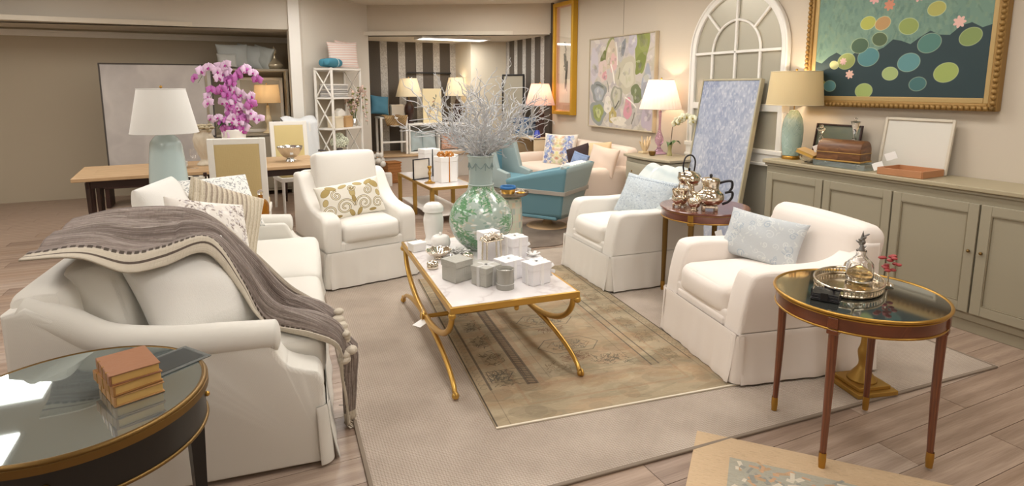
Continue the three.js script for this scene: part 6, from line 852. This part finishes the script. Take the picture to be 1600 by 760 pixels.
// ---------------------------------------------------------------- pictures and mirrors on the right wall (x = 4.70)
const onWall = (name, label, cat, y, z) => thing(name, label, cat, [4.7, y, z], -90);
function frameBars(W, H, w, d, r = 0.006) { return [rb(w, H, d, -W / 2 + w / 2, 0, d / 2, r), rb(w, H, d, W / 2 - w / 2, 0, d / 2, r), rb(W - 2 * w, w, d, 0, H / 2 - w / 2, d / 2, r), rb(W - 2 * w, w, d, 0, -H / 2 + w / 2, d / 2, r)]; }
{ // abstract painting: local x runs from far (left in view) to near
  const W = 1.46, H = 1.22, tex = canvasTex(1024, 860, (x, w, h) => {
    x.fillStyle = '#c3bab0'; x.fillRect(0, 0, w, h);
    const blob = (cx, cy, rx, ry, a, c, seedv = 0) => { x.save(); x.translate(cx * w, cy * h); x.rotate(a); x.fillStyle = c; x.beginPath(); for (let k = 0; k <= 40; k++) { const t = k / 40 * 6.2832, q = 1 + 0.1 * Math.sin(3 * t + cx * 20 + seedv) + 0.06 * Math.sin(5 * t + cy * 17); const X = rx * w * q * Math.cos(t), Y = ry * h * q * Math.sin(t); k ? x.lineTo(X, Y) : x.moveTo(X, Y); } x.fill(); x.restore(); };
    for (let i = 0; i < 130; i++) blob(rnd(), rnd(), rr(0.02, 0.1), rr(0.01, 0.05), rnd() * 6, ['rgba(190,180,182,0.5)', 'rgba(164,156,164,0.45)', 'rgba(216,209,196,0.55)', 'rgba(170,164,138,0.4)'][(rnd() * 4) | 0]);
    const L = [[0.82, 0.12, 0.1, 0.26, 0.1, '#8c9450'], [0.8, 0.3, 0.06, 0.12, 0.5, '#7d8644'], [0.34, 0.12, 0.07, 0.12, 0.4, '#8f935c'], [0.25, 0.24, 0.06, 0.1, 0, '#6f7443'], [0.36, 0.2, 0.09, 0.16, 0.2, '#c9b9a2'], [0.6, 0.42, 0.15, 0.2, 0.3, '#bdb69f'], [0.62, 0.42, 0.1, 0.14, 0.3, '#c9c3ae'], [0.52, 0.15, 0.06, 0.12, 0.3, '#b8b4b0'], [0.55, 0.12, 0.03, 0.09, 0.2, '#85878b'], [0.4, 0.28, 0.06, 0.1, 0.1, '#d6b2ab'], [0.22, 0.36, 0.08, 0.12, 0, '#d2bdb4'], [0.26, 0.42, 0.04, 0.05, 0, '#cf9a9b'], [0.76, 0.62, 0.09, 0.1, 0.4, '#747c58'], [0.9, 0.55, 0.07, 0.22, 0, '#a2a5ad'], [0.92, 0.86, 0.08, 0.14, 0, '#b5a9b4'], [0.16, 0.6, 0.13, 0.12, 0.2, '#8c8f8c'], [0.17, 0.62, 0.08, 0.08, 0.2, '#a6a9ad'], [0.16, 0.84, 0.14, 0.14, 0, '#8f9490'], [0.16, 0.84, 0.09, 0.1, 0, '#949c5a'], [0.17, 0.85, 0.04, 0.05, 0, '#b9bd86'], [0.46, 0.66, 0.09, 0.13, 0, '#9a9888'], [0.46, 0.65, 0.06, 0.1, 0, '#beb9a6'], [0.66, 0.8, 0.09, 0.17, 0.1, '#b9b2a8'], [0.64, 0.78, 0.06, 0.12, 0.1, '#d0969f'], [0.4, 0.86, 0.06, 0.09, 0, '#b5a468'], [0.32, 0.75, 0.06, 0.1, 0, '#ded7ca'], [0.5, 0.92, 0.12, 0.05, 0, '#ddd5c5'], [0.08, 0.3, 0.07, 0.2, 0, '#c0b9bd'], [0.68, 0.05, 0.06, 0.16, 0, '#b9b3bb']];
    for (const a of L) { blob(...a); for (let k = 0; k < 5; k++) blob(a[0] + rr(-0.5, 0.5) * a[2], a[1] + rr(-0.5, 0.5) * a[3], a[2] * rr(0.15, 0.45), a[3] * rr(0.1, 0.35), rnd() * 6, ['rgba(236,230,218,0.35)', 'rgba(92,90,84,0.22)', 'rgba(150,140,140,0.3)', 'rgba(170,168,120,0.25)'][(rnd() * 4) | 0]); } x.lineCap = 'round';
    for (const [x0, y0, x1, y1, c, l] of [[0.44, 0.78, 0.5, 0.7, '#4c4a44', 12], [0.7, 0.94, 0.74, 0.82, '#5d5c50', 10], [0.12, 0.52, 0.24, 0.55, '#6e706c', 14], [0.3, 0.48, 0.33, 0.6, '#85877f', 10], [0.5, 0.34, 0.48, 0.46, '#6c6f52', 9], [0.6, 0.66, 0.76, 0.76, '#e6e0d4', 14], [0.36, 0.3, 0.42, 0.5, '#e8e2d6', 18], [0.43, 0.06, 0.46, 0.3, '#e6dfd2', 14]]) { x.strokeStyle = c; x.lineWidth = l; x.beginPath(); x.moveTo(x0 * w, y0 * h); x.quadraticCurveTo((x0 + x1) / 2 * w + 14, (y0 + y1) / 2 * h - 12, x1 * w, y1 * h); x.stroke(); }
  });
  const t = onWall('abstract_painting', 'large abstract floral painting in pale frame above the blush sofa', 'painting', 1.655, -6.55); part('canvas', bx(W - 0.03, H - 0.03, 0.03, 0, 0, 0.03), S(0xffffff, 0.7, { map: tex, bumpMap: coarseN, bumpScale: 0.002 }), t); part('frame', frameBars(W, H, 0.018, 0.06), S(0xb9ac93, 0.5), t); part('hanging_wire', [cyl(0.002, 0.002, 0.62, 0.0, H / 2 + 0.31, 0.004, 5)], S(0x9d9485, 0.6), t);
}
{ // gilt shadow frame with a feather print
  const W = 0.6, H = 1.68, tex = canvasTex(256, 720, (x, w, h) => { x.fillStyle = '#d7cdb8'; x.fillRect(0, 0, w, h); x.fillStyle = '#c9a58b'; x.fillRect(0, 0, 34, h); x.fillRect(0, h - 60, w, 60); x.fillStyle = '#d9cfbc'; x.fillRect(40, 50, w - 70, h - 120); x.fillStyle = '#4c4a44'; x.beginPath(); x.ellipse(140, 470, 16, 100, 0.15, 0, 7); x.fill(); x.fillStyle = '#77756c'; x.beginPath(); x.ellipse(126, 380, 20, 60, -0.3, 0, 7); x.fill(); x.strokeStyle = '#65624f'; x.lineWidth = 5; x.beginPath(); x.moveTo(120, 250); x.quadraticCurveTo(150, 400, 150, 580); x.stroke(); x.fillStyle = '#8b8775'; for (let k = 0; k < 8; k++) { x.beginPath(); x.ellipse(110 + 10 * (k % 3), 250 + k * 26, 16, 7, k, 0, 7); x.fill(); } });
  const t = onWall('framed_print', 'tall narrow gilt framed bird print beside the striped wallpaper', 'print', 2.02, -7.98); part('picture', bx(W - 0.1, H - 0.1, 0.008, 0, 0, 0.02), S(0xffffff, 0.6, { map: tex }), t); part('frame', frameBars(W, H, 0.055, 0.09, 0.008), S(0xd1a437, 0.4, { metalness: 0.6 }), t); part('inner_lip', frameBars(W - 0.1, H - 0.1, 0.02, 0.05, 0.004), S(0xd9a987, 0.5), t); part('glass', bx(W - 0.1, H - 0.1, 0.003, 0, 0, 0.06), M.glassPane, t);
}
{ // arched window mirror
  const R0 = 0.64, t = onWall('arched_mirror', 'white arched window frame mirror behind the blue canvas', 'mirror', 0, -4.575), yS = 1.95, y0 = 0.2, d = 0.045;
  const outer = new THREE.Shape(); outer.moveTo(-R0, y0); outer.lineTo(R0, y0); outer.lineTo(R0, yS); outer.absarc(0, yS, R0, 0, PI, false); outer.lineTo(-R0, y0);
  const hole = new THREE.Path(), Ri = R0 - 0.075; hole.moveTo(-Ri, y0 + 0.09); hole.lineTo(-Ri, yS); hole.absarc(0, yS, Ri, PI, 0, true); hole.lineTo(Ri, y0 + 0.09); hole.lineTo(-Ri, y0 + 0.09); outer.holes.push(hole);
  part('frame', ext(outer, d, 0.008).translate(0, 0, d / 2 + 0.01), M.trim, t); part('moulding', [new THREE.TorusGeometry(R0 - 0.012, 0.014, 8, 48, PI).translate(0, yS, d + 0.008), cyl(0.014, 0.014, yS - y0, R0 - 0.012, (yS + y0) / 2, d + 0.008, 8), cyl(0.014, 0.014, yS - y0, -R0 + 0.012, (yS + y0) / 2, d + 0.008, 8)], M.trim, t);
  const mun = (w, h, x, y, rz = 0) => rb(w, h, 0.026, 0, 0, 0, 0.006).rotateZ(rz).translate(x, y, d - 0.004), sp = (a, r0, r1) => mun(r1 - r0, 0.026, Math.cos(a) * (r0 + r1) / 2, yS + Math.sin(a) * (r0 + r1) / 2, a), rin = 0.315;
  for (const a of [PI / 4, PI * 3 / 4]) part('muntin', sp(a, rin, Ri + 0.01), M.trim, t); part('muntin', new THREE.TorusGeometry(rin, 0.014, 8, 40, PI).translate(0, yS, d - 0.004), M.trim, t);
  part('muntin', mun(0.028, yS + Ri - 1.4, 0, (1.4 + yS + Ri) / 2), M.trim, t); for (const x of [-rin, rin]) part('muntin', mun(0.028, yS - 1.4, x, (1.4 + yS) / 2), M.trim, t); part('muntin', mun(Ri * 2, 0.028, 0, yS), M.trim, t); part('rail', [rb(Ri * 2 + 0.02, 0.07, 0.04, 0, 1.4, d - 0.012, 0.008)], M.trim, t);
  part('muntin', mun(0.028, 1.12, 0, 0.83), M.trim, t); part('rail', [rb(R0 * 2 + 0.04, 0.045, 0.075, 0, 0.98, 0.04, 0.008), rb(R0 * 2 + 0.01, 0.09, 0.06, 0, 0.915, 0.035, 0.008), rb(R0 * 2 + 0.03, 0.03, 0.07, 0, 0.86, 0.038, 0.008)], M.trim, t);
  // panes of antique mirror glass, one per opening
  const paneShape = (pts) => { const s = shapeOf(pts); return new THREE.ExtrudeGeometry(s, { depth: 0.005, bevelEnabled: false }).translate(0, 0, 0.022); }, arc = (r, a0, a1) => { const o = []; for (let k = 0; k <= 12; k++) { const a = a0 + (a1 - a0) * k / 12; o.push([r * Math.cos(a), yS + r * Math.sin(a)]); } return o; };
  for (const [a0, a1] of [[0, PI / 4], [PI / 4, PI / 2], [PI / 2, PI * 3 / 4], [PI * 3 / 4, PI]]) part('pane', paneShape([...arc(rin, a0, a1), ...arc(Ri, a1, a0)]), M.antiqueMirror, t);
  for (const [a0, a1] of [[0, PI / 2], [PI / 2, PI]]) part('pane', paneShape([[0, yS], ...arc(rin, a0, a1)]), M.antiqueMirror, t);
  for (const [x0, x1] of [[-Ri, -rin], [-rin, 0], [0, rin], [rin, Ri]]) part('pane', paneShape([[x0, 1.43], [x1, 1.43], [x1, yS], [x0, yS]]), M.antiqueMirror, t); for (const s of [-1, 1]) part('pane', paneShape([[s < 0 ? -Ri : 0, 0.29], [s < 0 ? 0 : Ri, 0.29], [s < 0 ? 0 : Ri, 1.38], [s < 0 ? -Ri : 0, 1.38]]), M.antiqueMirror, t);
}
{ // water lily painting
  const W = 1.5, H = 1.5, tex = canvasTex(1024, 1024, (x, w, h) => {
    x.fillStyle = '#6d8b7b'; x.fillRect(0, 0, w, h);
    for (let i = 0; i < 1500; i++) { const X = rnd() * w, Y = rnd() * h; x.fillStyle = ['rgba(106,138,124,0.35)', 'rgba(128,154,134,0.3)', 'rgba(88,120,114,0.35)', 'rgba(132,150,120,0.28)', 'rgba(82,106,96,0.3)'][(rnd() * 5) | 0]; x.save(); x.translate(X, Y); x.rotate(rr(-0.6, 0.6)); x.fillRect(-rr(4, 14), -rr(12, 34), rr(8, 22), rr(20, 60)); x.restore(); }
    x.fillStyle = '#22383c'; x.beginPath(); x.moveTo(0, h); x.lineTo(0, h * 0.78); for (let k = 0; k <= 20; k++) x.lineTo(k / 20 * w, h * (0.77 - 0.16 * k / 20 + 0.025 * Math.sin(k * 1.7))); x.lineTo(w, h); x.fill();
    const pad = (X, Y, r, c) => { x.fillStyle = c; x.save(); x.translate(X * w, Y * h); x.rotate(rr(-0.4, 0.4)); x.beginPath(); x.ellipse(0, 0, r * w * 0.78, r * w * 0.64, 0, 0, 7); x.fill(); x.strokeStyle = 'rgba(230,232,180,0.35)'; x.lineWidth = 5; x.stroke(); x.restore(); };
    for (const [X, Y, r, c] of [[0.05, 0.92, 0.05, '#98933c'], [0.12, 0.93, 0.055, '#5d8f96'], [0.35, 0.96, 0.07, '#9bad66'], [0.22, 0.78, 0.075, '#8f9a58'], [0.14, 0.8, 0.04, '#b4b884'], [0.36, 0.76, 0.085, '#4f8286'], [0.3, 0.69, 0.07, '#3f5a44'], [0.42, 0.66, 0.06, '#4a5c3e'], [0.34, 0.56, 0.06, '#a7ab4e'], [0.43, 0.57, 0.06, '#b08b5a'], [0.5, 0.86, 0.06, '#9fb173'], [0.6, 0.8, 0.08, '#5b8c8e'], [0.58, 0.6, 0.07, '#8a9a52'], [0.7, 0.7, 0.08, '#4e7a70'], [0.8, 0.86, 0.08, '#98a85c'], [0.9, 0.68, 0.07, '#7d9054'], [0.72, 0.52, 0.06, '#a9a75a'], [0.66, 0.92, 0.06, '#3f6a6a']]) pad(X, Y, r, c);
    for (const [X, Y, r, c] of [[0.37, 0.42, 0.032, '#d9a4a0'], [0.25, 0.86, 0.026, '#e2b7a6'], [0.2, 0.78, 0.022, '#cfa9a4'], [0.46, 0.47, 0.03, '#c98468'], [0.62, 0.44, 0.03, '#dca9a4'], [0.84, 0.6, 0.03, '#e0b4a8']]) for (let k = 0; k < 7; k++) { x.fillStyle = c; x.save(); x.translate(X * w, Y * h); x.rotate(k * 0.9); x.beginPath(); x.ellipse(r * w * 0.5, 0, r * w * 0.6, r * w * 0.3, 0, 0, 7); x.fill(); x.restore(); }
  });
  const t = onWall('lily_painting', 'water lily painting in a carved gold frame above the sideboard', 'painting', 2.185, -2.985); part('canvas', bx(W - 0.16, H - 0.16, 0.02, 0, 0, 0.035), S(0xffffff, 0.6, { map: tex, bumpMap: coarseN, bumpScale: 0.002 }), t);
  const fr = S(0x9c7a44, 0.5, { metalness: 0.35, bumpMap: coarseN, bumpScale: 0.003 }); part('frame', frameBars(W, H, 0.055, 0.07, 0.012), fr, t); part('inner_lip', frameBars(W - 0.1, H - 0.1, 0.04, 0.05, 0.006), S(0xb59a66, 0.5, { metalness: 0.3 }), t);
  const c = []; for (let k = 0; k < 40; k++) { const q = -W / 2 + 0.02 + k * (W - 0.04) / 39; for (const s of [-1, 1]) { c.push(sph(0.02, q, s * (H / 2 - 0.02), 0.07, 6), sph(0.02, s * (W / 2 - 0.02), q * H / W, 0.07, 6)); } } part('carving', c, fr, t);
}
{ // blue grey canvas leaning against the mirror
  const tx = dataTex(512, 512, (u, v) => { const a = fbm(u, v), b = fbm(v * 0.9 + 0.3, u * 0.7), k = Math.min(1, Math.max(0, 2.0 * a - 0.5)), s = Math.min(1, Math.max(0, 2.4 * b - 0.9 + 0.3 * Math.sin(v * 5))); return mix(mix([132, 142, 170], [178, 184, 198], Math.min(1, 0.5 * k + 0.7 * NZ[4](u * 40, v * 60))), [212, 214, 216], Math.min(1, s * 0.5 + (NZ[4](v * 64, u * 48) > 0.74 ? 0.45 : 0))); });
  const t = thing('canvas_painting', 'tall mottled blue grey canvas leaning against the arched mirror', 'painting', [4.33, 0.012, -4.55], -90), g = thing2('canvas_board', t); g.rotation.x = -0.165; g.position.z = 0; part('canvas', bx(0.74, 1.66, 0.035, 0, 0.84, 0), S(0xffffff, 0.8, { map: tx, bumpMap: coarseN, bumpScale: 0.002 }), g); part('frame', frameBars(0.785, 1.69, 0.02, 0.05, 0.004).map(q => q.translate(0, 0.845, -0.025)), S(0xb2a98e, 0.5), g);
}
// ---------------------------------------------------------------- things on the sideboard (top y = 0.97)
const SB = 0.971;
{
  const t = thing('framed_picture', 'dark narrow picture frame leaning behind the crystal candlesticks', 'frame', [4.6, SB, -3.36], -90), g = thing2('leaning_frame', t); g.rotation.x = -0.16; part('frame', frameBars(0.42, 0.32, 0.014, 0.02, 0.003).map(q => q.translate(0, 0.16, 0)), M.darkWood, g); part('picture', bx(0.4, 0.3, 0.008, 0, 0.16, 0.004), S(0x8f9a92, 0.3, { map: dataTex(64, 64, (u, v) => mix([150, 160, 150], [196, 182, 160], fbm(u, v))) }), g);
  const t2 = thing('framed_picture', 'large pale picture leaning on the wall at the right of the wooden box', 'frame', [4.6, SB, -2.72], -90), g2 = thing2('leaning_frame', t2); g2.rotation.x = -0.14; part('frame', frameBars(0.5, 0.4, 0.02, 0.02, 0.004).map(q => q.translate(0, 0.2, 0)), S(0xcfc6b4, 0.5), g2); part('picture', bx(0.47, 0.37, 0.008, 0, 0.2, 0.004), S(0xd7d3c8, 0.6), g2);
  for (const [k, z, h] of [[0, -3.42, 0.29], [1, -3.12, 0.36]]) { const c = thing('crystal_candlestick', ['shorter crystal candlestick nearest the celadon lamp', 'taller crystal candlestick behind the domed wooden box'][k], 'candlestick', [4.5, SB, z]); part('stem', lathe([[0, 0], [0.05, 0], [0.052, 0.012], [0.02, 0.03], [0.012, 0.06], [0.025, 0.1], [0.012, 0.14], [0.022, 0.2], [0.01, 0.24], [0.03, h - 0.02], [0.034, h], [0, h - 0.01]], 16), M.glass, c); part('finial', sph(0.016, 0, h + 0.012, 0, 10), M.glass, c); }
  const b = thing('wooden_box', 'domed brown wooden box on the clear glass tray', 'box', [4.41, SB + 0.046, -3.14], -80); const s = new THREE.Shape(); s.moveTo(-0.09, 0); s.lineTo(0.09, 0); s.lineTo(0.09, 0.09); s.quadraticCurveTo(0.085, 0.165, 0, 0.17); s.quadraticCurveTo(-0.085, 0.165, -0.09, 0.09); s.closePath(); part('body', uvm(ext(s, 0.34, 0.006).rotateY(PI / 2), 2), M.walnut, b); part('band', [rb(0.345, 0.006, 0.186, 0, 0.07, 0, 0.002), rb(0.35, 0.012, 0.19, 0, 0.006, 0, 0.003)], S(0xb48a3f, 0.5), b);
  const bk = thing('book', 'thin tan book with gilt edge leaning on the domed wooden box', 'book', [4.33, SB + 0.02, -3.4], -70); const q = part('cover', [rb(0.15, 0.004, 0.19, 0, 0, 0, 0.002), rb(0.15, 0.004, 0.19, 0, 0.026, 0, 0.002), rb(0.15, 0.03, 0.006, 0, 0.013, -0.095, 0.002)], S(0xc2a06d, 0.6), bk); q.rotation.z = -0.35; q.position.y = 0.055; const pg = part('pages', rb(0.14, 0.02, 0.18, 0, 0.013, 0, 0.002), S(0xd6ac4f, 0.5), bk); pg.rotation.z = -0.35; pg.position.y = 0.055;
  const gb = thing('glass_bowl', 'low cut glass bowl on the sideboard between lamp and wooden box', 'bowl', [4.4, SB, -3.42]); part('bowl', lathe([[0, 0.004], [0.05, 0.004], [0.085, 0.03], [0.1, 0.065], [0.096, 0.066], [0.08, 0.034], [0.05, 0.012], [0, 0.01]], 18), M.glass, gb);
  const gt = thing('glass_tray', 'long clear glass tray under the domed wooden box', 'tray', [4.4, SB, -3.1], 0); part('tray', [rb(0.2, 0.006, 0.44, 0, 0.003, 0, 0.002), rb(0.006, 0.04, 0.44, -0.1, 0.024, 0, 0.002), rb(0.006, 0.04, 0.44, 0.1, 0.024, 0, 0.002), rb(0.2, 0.04, 0.006, 0, 0.024, 0.22, 0.002), rb(0.2, 0.04, 0.006, 0, 0.024, -0.22, 0.002)], PH(0xe9efee, 0.05, { transmission: 0.9, thickness: 0 }), gt);
  for (const [k, y, z, x, r] of [[0, 1.1, -3.36, 4.4, -50], [1, 1.09, -2.78, 4.44, -70], [2, 1.02, -2.8, 4.33, -80]]) { const g3 = thing('price_tag', ['white price tag on the glass bowl beside the celadon lamp', 'white price tag hanging from the large pale picture', 'white price tag on the wood tray at right of sideboard'][k], 'tag', [x, y, z], r); part('card', rb(0.075, 0.055, 0.0015, 0, 0, 0, 0.0006, 1).rotateZ(0.4), M.tag, g3); part('string', tube([[0, 0.02, 0], [0.01, 0.04, -0.01], [0.02, 0.05, -0.03]], 0.001, 8, 4), M.string, g3); }
  const wt = thing('wood_tray', 'tan wooden tray at the right end of the sideboard', 'tray', [4.42, SB, -2.62], 4); part('tray', [rb(0.28, 0.012, 0.3, 0, 0.006, 0, 0.003), rb(0.012, 0.05, 0.3, -0.14, 0.025, 0, 0.003), rb(0.012, 0.05, 0.3, 0.14, 0.025, 0, 0.003), rb(0.28, 0.05, 0.012, 0, 0.025, 0.15, 0.003), rb(0.28, 0.05, 0.012, 0, 0.025, -0.15, 0.003)], S(0xb9835a, 0.5), wt);
  // on the grey chest
  const sh = thing('brass_dish', 'small brass dish on the grey chest below the pink lamp', 'dish', [4.3, 0.831, -5.38]); part('dish', lathe([[0, 0], [0.025, 0], [0.035, 0.02], [0.04, 0.045], [0.035, 0.045], [0, 0.015]], 24), M.darkBrass, sh);
  const cs = thing('coral_ornament', 'cream coral shaped ornament at the left end of the grey chest', 'ornament', [4.38, 0.831, -5.62]); const cg = []; for (let k = 0; k < 14; k++) { const a = k * 2.4; cg.push(taper([[0, 0.02, 0], [0.04 * Math.cos(a), 0.08, 0.03 * Math.sin(a)], [0.07 * Math.cos(a), 0.12 + 0.09 * rnd(), 0.05 * Math.sin(a)]], [0.016, 0.007], 8, 6)); } part('coral', cg, S(0xe2cba4, 0.7), cs); part('base', rb(0.12, 0.025, 0.09, 0, 0.0125, 0, 0.005), S(0xd6c19b, 0.7), cs);
}
renderer.render(scene, camera);
